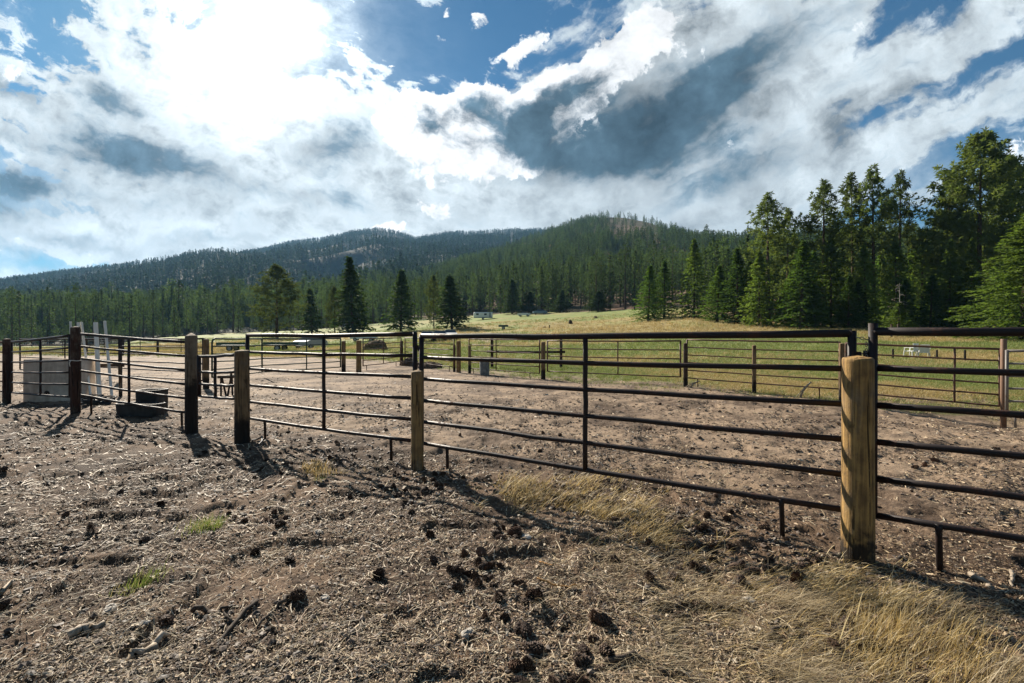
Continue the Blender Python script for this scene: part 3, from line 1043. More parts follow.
def forest_edge():
    g = np.random.default_rng(77)
    spots = []
    for i in range(46):                                   # young trees along the forest's hem
        x = g.uniform(-40, 470); Y = np.interp(x, GX, GYF) + g.uniform(2, 30)
        spots.append((x, Y, g.uniform(4, 9), 'young low conifer along the hem of the valley forest', 'young trees along the valley forest hem'))
    for i in range(104):                                  # valley edge on the left
        x = g.uniform(-40, 266); Y = np.interp(x, GX, GYF) + 4 + 110 * g.random() ** 1.6
        spots.append((x, Y, g.choice([g.uniform(8, 14), g.uniform(14, 21), g.uniform(21, 26)], p=[.35, .45, .2]), 'conifer in the front rows of the valley forest left of the broad pine', 'front trees of the valley forest'))
    for i in range(46):                                   # behind the lone trees
        x = g.uniform(285, 470); Y = g.uniform(225, 300)
        spots.append((x, Y, g.uniform(16, 23), 'conifer at the forest edge behind the lone field trees', 'forest edge behind the lone trees'))
    for i in range(72):                                   # foot of the hill in the middle
        x = g.uniform(465, 640); Y = np.interp(x, HILL_A.xs, HILL_A.yf) + g.uniform(2, 70)
        spots.append((x, Y, g.uniform(15, 24), 'slim conifer at the foot of the forested hill beyond the field', 'trees at the foot of the hill'))
    for i in range(42):                                   # right, behind the rise
        x = g.uniform(640, 770); Y = np.interp(x, HILL_A.xs, HILL_A.yf) + g.uniform(8, 80)
        spots.append((x, Y, g.uniform(14, 21), 'slim conifer on the hillside behind the golden rise', 'trees behind the golden rise'))
    for x, Y, h, lab, grp in spots:
        X = at(x, Y)
        o = link('conifer', forest_mesh(int(g.integers(0, 9))), None, (X, Y, zsurf(X, Y) - .1), g.random() * 6.28)
        s = h / 20
        w = s * g.uniform(.85, 1.25)
        o.scale = (w, w, s)
        tag(o, lab, 'tree', grp)


forest_edge()


def instancer(name, P, sources, scale, var, rot, label):
    """One object of kind stuff that sets copies of the source meshes on points."""
    me = mesh(name, P, np.zeros((0, 3), np.int32), (), None, False,
              {'siz': ('FLOAT_VECTOR', 'POINT', scale), 'turn': ('FLOAT_VECTOR', 'POINT', rot), 'pick': ('INT', 'POINT', var.astype(np.int32))})
    o = tag(link(name, me), label, None, None, 'stuff')
    ng = bpy.data.node_groups.new(name, 'GeometryNodeTree')
    ng.interface.new_socket('Geometry', in_out='INPUT', socket_type='NodeSocketGeometry')
    ng.interface.new_socket('Geometry', in_out='OUTPUT', socket_type='NodeSocketGeometry')
    N, L = ng.nodes, ng.links
    gi, go = N.new('NodeGroupInput'), N.new('NodeGroupOutput')
    join = N.new('GeometryNodeJoinGeometry')
    for sme in reversed(sources):
        src = bpy.data.objects.new(name + '_source', sme)
        oi = N.new('GeometryNodeObjectInfo')
        oi.inputs['Object'].default_value = src
        g2 = N.new('GeometryNodeGeometryToInstance')
        L.new(oi.outputs['Geometry'], g2.inputs[0])
        L.new(g2.outputs[0], join.inputs[0])

    def attr(an, dt):
        n = N.new('GeometryNodeInputNamedAttribute')
        n.data_type = dt
        n.inputs['Name'].default_value = an
        return [s for s in n.outputs if s.enabled and s.name == 'Attribute'][0]
    iop = N.new('GeometryNodeInstanceOnPoints')
    L.new(gi.outputs[0], iop.inputs['Points'])
    L.new(join.outputs[0], iop.inputs['Instance'])
    iop.inputs['Pick Instance'].default_value = True
    L.new(attr('pick', 'INT'), iop.inputs['Instance Index'])
    er = N.new('FunctionNodeEulerToRotation')
    L.new(attr('turn', 'FLOAT_VECTOR'), er.inputs[0])
    L.new(er.outputs[0], iop.inputs['Rotation'])
    L.new(attr('siz', 'FLOAT_VECTOR'), iop.inputs['Scale'])
    L.new(iop.outputs[0], go.inputs[0])
    md = o.modifiers.new('scatter', 'NODES')
    md.node_group = ng
    return o


def far_tree_mesh(var):
    g = np.random.default_rng(500 + var)
    V, Fq, tr, _ = conifer(20, 2.6, 'far', 9 if var < 4 else 11, 6, 2, 500 + var, 2.3, 0.12 + .05 * (var % 3), 1)
    b = MB()
    b.addn(V, Fq, 0)
    b.sweep([(0, 0, -1), (0, 0, 19)], [.25, .05], 4, False, 1)
    return b.mesh('far_conifer', [M_MOUNT, M_BARK])


def forests():
    g = np.random.default_rng(5)
    mid = [forest_mesh(i) for i in range(9)]
    far = [far_tree_mesh(i) for i in range(6)]

    def dA(X, Y, xp, t):
        d = 0.35 + 0.9 * smooth(0.36, 0.56, fbm(X / 45, Y / 45, 3, 61))
        bare = np.exp(-(((xp - 634) / 34) ** 4)) * smooth(0.46, 0.54, t) * (1 - smooth(0.985, 1.0, t) * .6)
        crest = smooth(0.80, 1.0, t) * smooth(660, 700, xp)
        d = d * (1 - 0.93 * bare) * (1 - 0.55 * crest)
        front = np.where((xp > 775), smooth(0.02, 0.10, t), 1)
        return np.clip(d * front, 0, 1)

    def dB(X, Y, xp, t):
        d = 0.50 + 0.6 * smooth(0.38, 0.60, fbm(X / 120, Y / 120, 4, 63))
        return np.clip(d, 0, 1)

    def put(name, hill, n, dens, seed, lo, hi, src, label, tmin=0.0, tmax=1.03, yl=None):
        P, z = hill.scatter(n, dens, seed, tmin, tmax)
        n = len(P)
        h = g.uniform(lo, hi, n) / 20 * np.where(g.random(n) < .3, g.uniform(.5, .95, n), 1) * np.where(g.random(n) < .10, 1.2, 1)
        w = h * g.uniform(.85, 1.35, n)
        h = h * (1 - .34 * smooth(.55, 1, hill.param(P[:, 0], P[:, 1])[3]))
        w = h * g.uniform(.85, 1.35, n)
        rot = np.stack([g.normal(0, .03, n), g.normal(0, .03, n), g.random(n) * 6.28], -1)
        instancer(name, np.column_stack([P, z - 0.2]), src, np.stack([w, w, h], -1), g.integers(0, len(src), n), rot, label)
    put('hillside_forest', HILL_A, 8200, dA, 1, 13, 22, mid, 'dense conifer forest covering the hillside', 0.06)
    put('valley_forest', HILL_B, 4200, lambda X, Y, xp, t: np.where((xp > -80) & (xp < 470), 1.0, 0.0), 2, 14, 24, mid, 'conifer forest on the valley floor', 0.01, 0.15)
    put('valley_undergrowth', HILL_B, 3600, lambda X, Y, xp, t: np.where((xp > -80) & (xp < 470), 1.0, 0.0), 6, 4, 9, mid[:6:1], 'young conifers under the valley forest', 0.0, 0.09)
    put('mountain_forest', HILL_B, 48000, dB, 3, 17, 28, far, 'far conifer forest over the mountain', 0.10)
    put('ridge_forest', HILL_C, 24000, lambda X, Y, xp, t: np.clip(dB(X, Y, xp, t) * 1.1, 0, 1), 4, 14, 23, far, 'conifer forest over the lower left ridge', 0.0)


forests()


# ------------------------------------------------------------------ fences
def pipe_pts(a, b, g, n=9, sag=0.006, wob=0.0035):
    t = np.linspace(0, 1, n)[:, None]
    P = np.asarray(a) * (1 - t) + np.asarray(b) * t
    P[:, 2] -= sag * np.sin(math.pi * t[:, 0])
    P[1:-1] += g.normal(0, wob, (n - 2, 3))
    return P


def panel(name, label, cat, A, B, za=None, zb=None, heights=(0.22, 0.49, 0.76, 1.03, 1.30, 1.57), mids=(), legs=(), m=None, rt=0.030, rr=0.023, ru=0.030, ends=(True, True),
          seed=1, group=None, ext=0.02, round_top=False, lugs=False, sag=0.01):
    """A pipe panel from ground point A to B: rails, two end uprights, stanchions at the fractions mids and short legs at the fractions legs."""
    m = m or M_PIPE
    g = np.random.default_rng(seed)
    A = np.array(A, float); B = np.array(B, float)
    za = float(macro(*A)) if za is None else za
    zb = float(macro(*B)) if zb is None else zb
    o = thing(name, label, cat, (A[0], A[1], za), 0, group)
    O = np.array([A[0], A[1], za])

    def pt(f, h):
        xy = A + (B - A) * f
        return np.array([xy[0], xy[1], za + (zb - za) * f + h]) - O
    Lh = np.linalg.norm(B - A)
    for i, h in enumerate(heights):
        top = i == len(heights) - 1
        b = MB()
        if top and round_top:
            r = 0.14 / Lh
            P = np.vstack([[pt(0, h - .14)], [pt(r * .3, h - .04)], pipe_pts(pt(r, h), pt(1, h), g, 9, sag)])
        else:
            P = pipe_pts(pt(0, h), pt(1, h), g, 9, sag)
        b.sweep(P, rt if top else rr, 10)
        b.build('rail', m, o, True)
    lo, hi = heights[0] - 0.01, heights[-1] + ext
    for f, on in ((0.0, ends[0]), (1.0, ends[1])):
        if on:
            hh = hi - (.14 if (round_top and f == 0) else 0)
            b = MB().sweep([pt(f, lo), pt(f, (lo + hi) / 2), pt(f, hh)], ru, 10)
            b.build('upright', m, o, True)
    for f in mids:
        b = MB().sweep(pipe_pts(pt(f, lo), pt(f, hi - ext - .01), g, 7, 0), rr * 1.08, 10)
        b.build('stanchion', m, o, True)
    if lugs:
        for f, sg in ((0.0, -1), (1.0, 1)):
            for hz_ in (heights[1] + .12, heights[-2] + .10):
                dv = np.append((B - A) / Lh * sg, 0)
                p = pt(f, hz_) + dv * (ru + .012)
                MB().sweep([p - (0, 0, .028), p + (0, 0, .028)], .017, 8).build('lug', m, o, True)
    for f in legs:
        dz = float(gz(*(A + (B - A) * f))) - (za + (zb - za) * f)
        b = MB().sweep([pt(f, lo + .02), pt(f, lo - .03), pt(f + .002, dz - .06)], [rr * 1.35, rr * .85, rr * .85], 8)
        b.build('leg', m, o, True)
    return o


def post(label, x=None, Y=None, ytop=None, d=0.2, m=None, X=None, top=None, name='fence_post', taper=0.94, seed=1, dome=0.015, group=None, tilt=(0, 0)):
    """A round wooden post, worn and checked, its top rounded off."""
    X = at(x, Y) if X is None else X
    z0 = float(gz(X, Y))
    h = (EYE + (HZ - ytop) * Y / F - z0) if top is None else top
    g = np.random.default_rng(seed)
    seg, rings = 30, 34
    th = np.linspace(0, 2 * math.pi, seg, endpoint=False)
    zz = np.concatenate([np.linspace(-0.35, h - 0.03, rings), [h - 0.012, h - 0.002, h]])
    rad = np.concatenate([d / 2 * (1 + (taper - 1) * np.clip(zz[:rings] / h, 0, 1)), [d / 2 * taper * .985, d / 2 * taper * .93, d / 2 * taper * .80]])
    T, Zz = np.meshgrid(th, zz)
    nz = (fbm(np.cos(T) * 1.6 + 5 * seed, np.sin(T) * 1.6 + Zz * 0.7, 3, 3 * seed) - .5) * .07 + (fbm(T * 7, Zz * .9, 2, 5 * seed) - .5) * .025
    nz[-3:] *= .5
    Rr = rad[:, None] * (1 + nz)
    cut = np.zeros_like(T); cut[-3:] = (np.cos(T[-3:] - 1.0) * Rr[-3:]) * 0.06
    V = np.stack([Rr * np.cos(T) + Zz * tilt[0], Rr * np.sin(T) + Zz * tilt[1], Zz + cut], -1).reshape(-1, 3)
    n = len(zz)
    V = np.vstack([V, [[h * tilt[0], h * tilt[1], h + dome]]])
    i, j = np.meshgrid(np.arange(n - 1), np.arange(seg), indexing='ij')
    k = (j + 1) % seg
    Fq = np.stack([i * seg + j, i * seg + k, (i + 1) * seg + k, (i + 1) * seg + j], -1).reshape(-1, 4)
    jj = np.arange(seg)
    Ft = np.stack([(n - 1) * seg + jj, (n - 1) * seg + (jj + 1) % seg, np.full(seg, len(V) - 1)], -1)
    o = link(name, mesh(name, V, [Fq, Ft], m or M_POST_BROWN, None, True), None, (X, Y, z0))
    return tag(o, label, 'post', group)


def steel_post(label, x, Y, ytop, d, m=None, name='pipe_post', group=None):
    X = at(x, Y); z0 = float(gz(X, Y)); h = EYE + (HZ - ytop) * Y / F - z0
    b = MB().sweep([(0, 0, -.3), (0, 0, h * .5), (0.004, 0, h - .01), (0.004, 0, h)], [d / 2, d / 2, d / 2, d / 2 * .9], 14)
    o = b.build(name, m or M_PIPE, None, True)
    o.location = (X, Y, z0)
    return tag(o, label, 'post', group)


def hgt(n, lo, hi):
    return tuple(np.linspace(lo, hi, n))


# --- near fence, from the right edge of the frame to the left
def near_fence():
    G = 'pipe panels of the near corral fence'
    P = {k: (at(x, Y), Y) for k, x, Y in [('r', 873, 3.52), ('m1', 852, 3.60), ('m0', 421.5, 5.98), ('l1', 415, 6.05), ('l0', 247.5, 7.85), ('k1', 188.5, 8.95), ('k0', 79.5, 10.4), ('j1', 70, 10.75), ('j0', 11.5, 13.0)]}
    d = np.array([0.845, -0.535])
    rr = np.array(P['r'])
    panel('pipe_fence', 'brown pipe panel nearest the camera, running out of frame from the tan post', 'fence', rr, rr + d * 4.3, 0.0, 0.0, hgt(6, 0.277, 1.612), (0.58,), (0.085, 0.85), rt=.031, seed=1, group=G, ext=.06, lugs=True)
    panel('pipe_fence', 'long brown pipe panel between the thick tan post and the olive post', 'fence', P['m0'], P['m1'], 0, 0, hgt(6, 0.277, 1.60), (0.505,), (0.095, 0.895), rt=.031, seed=2, group=G, ext=.02, lugs=True)
    panel('pipe_fence', 'brown pipe panel between the olive post and the squat half-black post', 'fence', P['l0'], P['l1'], 0, 0, hgt(6, 0.285, 1.625), (0.52,), (0.13, 0.885), seed=3, group=G, ext=.02, lugs=True)
    panel('pipe_fence', 'brown pipe panel in front of the black tubs', 'fence', P['k0'], P['k1'], .05, -.12, hgt(6, 0.32, 1.63), (0.49,), (0.12, 0.945,), seed=4, group=G, ext=.04, lugs=True)
    panel('pipe_fence', 'pipe panel in front of the pale concrete trough', 'fence', P['j0'], P['j1'], -.12, .03, hgt(6, 0.26, 1.62), (0.54,), (), m=M_PIPE, seed=5, group=G, ext=.0)
    j = np.array(P['j0']) + np.array([-0.15, 0.1])
    panel('pipe_fence', 'pipe panel leaving the frame at the left edge', 'fence', j + np.array([-3.6, 1.9]), j, -.12, -.12, hgt(6, 0.26, 1.62), (0.5,), (), m=M_PIPE_RUST, seed=6, group=G, ext=.0)
    post('thick tan post with a black foot, nearest the camera', 858, 3.46, 357.5, 0.205, M_POST_TAN, taper=0.94, seed=2)
    post('slim olive-brown post in the middle of the near fence', 417.3, 5.83, 371, 0.152, M_POST_OLIVE, seed=3, taper=.97)
    post('squat tan post with half its foot stained black, beside the small gate', 242, 7.38, 350.5, 0.215, M_POST_BROWN, seed=4)
    post('round-topped grey post with a black lower half', 191.2, 8.62, 335.5, 0.205, M_POST_GREY, seed=5, dome=.05)
    post('dark red-brown post right of the concrete trough', 75.4, 10.25, 327, 0.175, M_POST_RED, seed=6)
    post('dark red-brown post at the far left edge', 6.5, 12.5, 339, 0.165, M_POST_RED, seed=7)
    # small gate
    gA, gB = (at(199, 8.5), 8.5), (at(236.5, 7.55), 7.55)
    panel('small_gate', 'small low rusty gate hung between the grey post and the squat tan post', 'gate', gA, gB, -.08, -.02, (0.65, 0.86, 1.07, 1.34), (0.46,), (), m=M_PIPE, rt=.026, rr=.022, ru=.034, seed=8, ext=.02)
    # chain round the two uprights by the thick post
    X, Y = at(862, 3.57), 3.57
    b = MB()
    pts = [(X - .055, Y + .02, 1.575), (X - .02, Y - .045, 1.56), (X + .01, Y - .05, 1.55), (X + .055, Y - .03, 1.575)]
    chain_pts = list(zip(pts[:-1], pts[1:]))
    drop = [(X + .0, Y - .045, 1.55 - .022 * i) for i in range(9)]
    for i, (a, c) in enumerate(chain_pts + list(zip(drop[:-1], drop[1:]))):
        a, c = np.array(a), np.array(c)
        n = max(1, int(np.linalg.norm(c - a) / .022))
        for q in range(n):
            p = a + (c - a) * (q + .5) / n
            dd = (c - a) / np.linalg.norm(c - a)
            sd = np.cross(dd, (0, 0, 1) if (q + i) % 2 else (1, .3, 0)); sd /= np.linalg.norm(sd)
            ring = [p + dd * .016 * math.cos(w) + sd * .009 * math.sin(w) for w in np.linspace(0, 2 * math.pi, 9)]
            b.sweep(ring, .0028, 5, False)
    b.add([(X - .018, Y - .05, 1.345), (X + .018, Y - .05, 1.345), (X + .018, Y - .03, 1.345), (X - .018, Y - .03, 1.345), (X - .014, Y - .05, 1.375), (X + .014, Y - .05, 1.375), (X + .014, Y - .03, 1.375), (X - .014, Y - .03, 1.375)],
          [(3, 2, 1, 0), (4, 5, 6, 7), (0, 1, 5, 4), (1, 2, 6, 5), (2, 3, 7, 6), (3, 0, 4, 7)])
    o = b.build('chain', M_PIPE_GALV, None, True, (X, Y, 1.345))
    o.location = (X, Y, 1.345)
    tag(o, 'short steel chain hanging between two uprights behind the thick tan post', 'chain')
    # black hose loop at the foot of the squat post
    X, Y = px(252, 440)
    pts = [(X + a, Y + c, float(gz(X + a, Y + c)) + e) for a, c, e in [(-.05, .1, .02), (.06, .02, .05), (.18, -.05, .055), (.27, -.22, .03), (.30, -.42, .015), (.24, -.6, .01)]]
    o = MB().sweep(pts, .014, 8).build('hose', M_BLACKRUB, None, True, pts[0]); o.location = pts[0]
    tag(o, 'black hose curling from the foot of the squat tan post', 'hose')
    # twine knot on the red post
    X, Y, z = at(75.4, 10.25), 10.25, EYE - 20.5 * 10.25 / F
    ring = [(X + .094 * math.cos(w), Y + .094 * math.sin(w), z + .006 * math.sin(3 * w)) for w in np.linspace(0, 2 * math.pi, 20)]
    o = MB().sweep(ring, .008, 6, False).sweep([(X - .01, Y - .10, z), (X - .03, Y - .11, z - .05), (X - .02, Y - .105, z - .12)], .007, 6).build('twine', M_WHITEWOOD, None, True, (X, Y, z)); o.location = (X, Y, z)
    tag(o, 'white twine tied round the red-brown post by the trough', 'twine')


near_fence()


# --- back fence of the corral
def back_fence():
    G = 'pipe panels of the back corral fence'
    GP = 'posts of the back corral fence'
    q = lambda x, Y: (at(x, Y), Y)
    hh = hgt(6, 0.22, 1.55)
    panel('pipe_fence', 'thin pipe panel behind the nearest panel, between rusty pipe post and slim post', 'fence', q(846, 12.6), q(1000, 10.6), None, -.20, hgt(6, .30, 1.55), (0.74,), (), seed=21, group=G, rt=.026, rr=.02, ru=.026, m=M_PIPE_RUST)
    panel('pipe_fence', 'grey galvanised panel beside the rusty pipe post at the right edge', 'fence', q(1007, 10.2), (13.2, 8.6), -.22, -.15, hgt(6, .22, 1.54), (0.5,), (0.04, .1), seed=22, group=G, m=M_PIPE_GALV, rt=.03)
    panel('pipe_fence', 'pipe panel with a wooden post at its middle behind the long near panel', 'fence', q(687, 16.0), q(839.5, 13.0), None, None, hgt(6, .30, 1.56), (), (0.085, .89), seed=23, group=G, rt=.025, rr=.02, ru=.026, m=M_PIPE_RUST)
    panel('field_gate', 'wide brown pipe gate closing the back fence onto the meadow', 'gate', q(547.5, 19.4), q(680.5, 16.4), .12, .12, hgt(5, .18, 1.40), (0.57,), (), seed=24, rt=.028, rr=.022, ru=.03, ext=.01, m=M_PIPE_RUST)
    panel('pipe_fence', 'thin pipe panel in front of the hitching rail', 'fence', q(469, 22.3), q(539.6, 19.2), None, None, hgt(6, .22, 1.56), (0.42,), (.07, .88), seed=25, group=G, rt=.026, rr=.02, ru=.028, m=M_PIPE_RUST)
    panel('pipe_fence', 'thin pipe panel left of the paired wooden posts by the bin', 'fence', q(405, 27.5), q(454, 22.6), None, None, hgt(6, .25, 1.58), (0.42,), (.92,), seed=26, group=G, rt=.028, rr=.022, ru=.03, m=M_PIPE_RUST)
    panel('pipe_fence', 'thin pipe panel just right of the narrow gateway posts', 'fence', q(363, 23.6), q(401, 27.6), None, None, hgt(6, .25, 1.58), (.5,), (.08, .85), seed=27, group=G, rt=.028, rr=.022, ru=.03, m=M_PIPE_RUST)
    panel('pipe_fence', 'long green pipe panel with a rounded corner at its left end', 'fence', q(212, 17.3), q(262, 20.0), None, None, hgt(6, .22, 1.60), (), (), seed=28, rt=.032, rr=.024, ru=.032, m=M_PIPE_GREEN, round_top=True)
    panel('pipe_fence', 'green pipe panel ending at the left gateway post', 'fence', q(262, 20.05), q(340.5, 23.2), None, None, hgt(6, .22, 1.60), (.53,), (), seed=29, group=G, rt=.032, rr=.024, ru=.032, m=M_PIPE_GREEN)
    panel('pipe_fence', 'brown pipe panel behind the black tubs, left of the mid corral post', 'fence', q(120, 17.8), q(203, 15.6), None, None, hgt(6, .25, 1.60), (.02,), (), seed=30, group=G, rt=.03, rr=.022, ru=.03)
    panel('pipe_fence', 'pipe panel behind the concrete trough and the white poles', 'fence', q(20, 21.5), q(119, 17.9), None, None, hgt(6, .25, 1.60), (.5,), (), seed=31, group=G, rt=.03, rr=.022, ru=.03)
    # far left line of fence against the gold field
    xs = [40, 86, 123, 157.7, 205]
    for i in range(4):
        panel('pipe_fence', 'thin distant pipe panel against the gold strip of field', 'fence', q(xs[i], 46), q(xs[i + 1], 45), None, None, hgt(5, .3, 1.5), (.5,), (), seed=40 + i, group='distant panels before the gold field', rt=.04, rr=.028, ru=.035)
    for i, x in enumerate((86, 123, 157.7)):
        post('small dark distant post in the fence before the gold field', x, 45.4, 339.3, .2 if i else .26, M_POST_DARK if i else M_POST_RED, seed=50 + i, group='distant posts before the gold field')
    post('wooden post at the left end of the green panels', 206, 15.6, 339, 0.185, M_POST_BROWN, seed=11)
    post('left gateway post at the end of the green panels', 343.6, 23.0, 341, 0.2, M_POST_BROWN, seed=12)
    post('right gateway post, yellower than its neighbour', 358.8, 22.9, 340.5, 0.25, M_POST_OLIVE, seed=13)
    post('dark post by the dirt heap at the back of the corral', 401.5, 27.9, 341, 0.19, M_POST_DARK, seed=14)
    post('dark slim post touching the yellowish post left of the bin', 454.3, 22.7, 345, 0.12, M_POST_DARK, seed=15)
    post('yellowish post, left of the pair by the grey bin', 458.6, 22.4, 341, 0.22, M_POST_OLIVE, seed=16)
    post('lower post between the yellowish post and the grey bin', 469.6, 22.1, 345.5, 0.14, M_POST_BROWN, seed=17)
    post('dark brown post hinging the wide field gate', 543.2, 19.0, 342, 0.18, M_POST_BROWN, seed=18)
    post('black post at the latch end of the wide field gate', 685.6, 15.7, 343.3, 0.145, M_POST_DARK, seed=19)
    post('thin weathered post at the middle of the back right panel', 754.2, 14.35, 345.3, 0.12, M_POST_BROWN, seed=20)
    post('slim brown post just left of the thick tan post, far behind it', 841.8, 12.6, 343.4, 0.135, M_POST_BROWN, seed=21)
    steel_post('rusty pipe post at the right edge of the back fence', 1003.6, 10.35, 339, 0.105, m_pipe('pale_rusty_pipe', (0.19, 0.115, 0.075), (0.25, 0.14, 0.085), 0.5, 0.65))
    # hitching rail: two dark posts and a heavy beam
    X0, X1, Y = at(492.3, 25.4), at(561.8, 24.6), 25.0
    z0 = float(gz(X0, Y))
    o = thing('hitching_rail', 'dark hitching rail of two posts and a heavy beam behind the bin', 'hitching rail', (X0, Y, z0))
    for dx in (0, X1 - X0):
        MB().box((dx, 0, .66), (.14, .14, 1.98), bev=.015).build('post', M_POST_DARK, o)
    MB().sweep(pipe_pts((-.25, -.11, .86), (X1 - X0 + .2, -.11, .84), np.random.default_rng(3), 9, .02, .004), .065, 10).build('beam', M_POST_DARK, o, True)
    # distant stakes on the right
    for i, (x, yt, Y) in enumerate([(893, 349, 30), (937, 350, 29), (965, 350, 28)]):
        post('short grey stake in the meadow near the white chairs', x, Y, yt, .11, M_POST_GREY, seed=60 + i, name='stake', group='stakes in the right meadow')
    X0, X1, Y = at(891.5, 50), at(898, 50), 50
    o = thing('rail_fence', 'tiny dark post and rail stub under the grove', 'fence', (X0, Y, float(gz(X0, Y))))
    for dx in (0, X1 - X0):
        MB().box((dx, 0, .5), (.14, .14, 1.7), bev=.01).build('post', M_POST_DARK, o)
    MB().box(((X1 - X0) / 2, -.10, .95), (X1 - X0 + .5, .06, .12), bev=.01).build('rail', M_POST_DARK, o)


back_fence()


# ------------------------------------------------------------------ things in and round the corral
def trough():
    Y = 12.95
    X0, X1 = at(20.5, Y), at(80, Y)
    L, Hh, Wd = X1 - X0, 1.13, 0.55
    z0 = float(gz((X0 + X1) / 2, Y))
    o = thing('concrete_trough', 'big pale concrete trough with rounded corners behind the left fence', 'trough', ((X0 + X1) / 2, Y + Wd / 2, z0), R(-3))
    # outer shell with a hollow
    def ring(w, l, r, n=6):
        P = []
        for sx, sy, a0 in ((1, 1, 0), (-1, 1, 90), (-1, -1, 180), (1, -1, 270)):
            for i in range(n + 1):
                a = R(a0 + 90 * i / n)
                P.append((sx * (l / 2 - r) + r * math.cos(a), sy * (w / 2 - r) + r * math.sin(a)))
        return np.array(P)
    levels = [(1.0, -.1, .07, 0), (1.0, .02, .07, 0), (1.0, .5, .07, 0), (1.0, Hh - .04, .07, 0), (.985, Hh, .07, 0), (.91, Hh, .05, 0), (.90, Hh - .05, .045, 0), (.88, .35, .04, 0)]
    V = []
    for s, z, r, _ in levels:
        P = ring(Wd - (1 - s) * L, L * s, r)
        V += [(x, y, z) for x, y in P]
    n = 28
    Fc = [[i * n + j, i * n + (j + 1) % n, (i + 1) * n + (j + 1) % n, (i + 1) * n + j] for i in range(len(levels) - 1) for j in range(n)]
    Fc.append([(len(levels) - 1) * n + j for j in range(n)])
    V = np.array(V)
    V[:, :2] += (fbm(V[:, 0] * 3, V[:, 2] * 3, 2, 3)[:, None] - .5) * .015
    MB().add(V, Fc).build('shell', M_CONC, o)
    pw = MB()
    pw.sweep([(-L * .05, -Wd / 2 + .02, .22), (-L * .05, -Wd / 2 - .012, .22)], .075, 16)
    pw.build('drain_cap', M_POST_DARK, o, True)


def poles():
    g = np.random.default_rng(8)
    for i, (x0, x1, yt, d, lab) in enumerate([(70.5, 73, 321.5, .05, 'short tip of a pale pole behind the red-brown post'), (78.2, 80.5, 322.5, .058, 'pale pole standing right against the red-brown post'), (81.5, 91, 322, .052, 'most slanted of the pale poles'),
                                              (95.6, 99.5, 322.5, .095, 'thickest pale pole with a brown edge'), (104.8, 112, 321, .06, 'rightmost pale pole beyond the fence')]):
        Y = 13.3 + .08 * i
        X0, X1 = at(x0, Y), at(x1, Y - .35)
        zt = EYE + (HZ - yt) * Y / F
        zb = float(gz(X1, Y - .35)) - .03
        o = MB().box((0, 0, 0), (d, d * .8, math.dist((X0, Y, zt), (X1, Y - .35, zb))), bev=.008).build('pale_pole', M_WHITEWOOD)
        dv = Vector((X0 - X1, .35, zt - zb))
        o.location = ((X0 + X1) / 2, Y - .175, (zt + zb) / 2)
        o.rotation_euler = dv.to_track_quat('Z', 'Y').to_euler()
        tag(o, lab, 'pole', 'pale poles by the trough')
    # the low rail they lean on
    Y = 13.62
    X0, X1 = at(62, Y), at(122, Y)
    z0 = float(gz((X0 + X1) / 2, Y))
    o = thing('pole_rack', 'low dark rail the pale poles lean on', 'rack', ((X0 + X1) / 2, Y, z0))
    for dx in (-.8, .8):
        MB().box((dx, 0, .45), (.07, .07, 1.1), bev=.01).build('post', M_POST_DARK, o)
    MB().box((0, -.06, .92), (1.9, .05, .09), bev=.01).build('rail', M_POST_DARK, o)


def tub(name, lab, cx, Y, w, dpt, h, taper_in=.9, rz=0.0):
    X = at(cx, Y); z0 = float(gz(X, Y))
    o = thing(name, lab, 'tub', (X, Y, z0 - .02), rz)
    n = 40
    th = np.linspace(0, 2 * math.pi, n, endpoint=False)
    def ring(sx, sy, p=5.0):
        c, s = np.cos(th), np.sin(th)
        return np.stack([np.sign(c) * np.abs(c) ** (2 / p) * sx / 2, np.sign(s) * np.abs(s) ** (2 / p) * sy / 2], -1)
    V = []
    lv = [(taper_in, 0), (1, h), (.93, h), (taper_in * .92, .05)]
    for s, z in lv:
        V += [(x, y, z) for x, y in ring(w * s, dpt * s)]
    Fc = [[i * n + j, i * n + (j + 1) % n, (i + 1) * n + (j + 1) % n, (i + 1) * n + j] for i in range(3) for j in range(n)]
    Fc.append([j for j in range(n)][::-1]); Fc.append([3 * n + j for j in range(n)])
    MB().add(V, Fc).build('tub_body', M_BLACKRUB, o)
    P = ring(w * .985, dpt * .985)
    rim = [(x, y, h) for x, y in P]; rim.append(rim[0]); 
    MB().sweep(rim, .018, 8, False).build('rim', M_BLACKRUB, o, True)
    return o


trough()
poles()
tub('feed_tub', 'tall black rubber tub behind the low black trough', 152, 10.45, .50, .42, .50, .97)
tub('feed_trough', 'long low black feed trough in front of the tall tub', 140.5, 10.0, .92, .34, .25, .95, R(-4))


def hose_pile():
    Y = 11.9
    g = np.random.default_rng(6)
    X = at(98, Y); z0 = float(gz(X, Y))
    b = MB()
    for q in range(9):
        w = np.linspace(0, 6.283 * g.uniform(.6, 1.1), 22)
        rx, ry = g.uniform(.16, .42), g.uniform(.12, .25)
        b.sweep(np.stack([g.normal(0, .12) + rx * np.cos(w + q), g.normal(0, .05) + ry * np.sin(w + q), .03 + .022 * q + .02 * np.sin(3 * w)], -1), .02, 7)
    o = b.build('hose_pile', M_BLACKRUB, None, True); o.location = (X, Y, z0)
    tag(o, 'tangle of black hose on the ground below the pale poles', 'hose')


hose_pile()


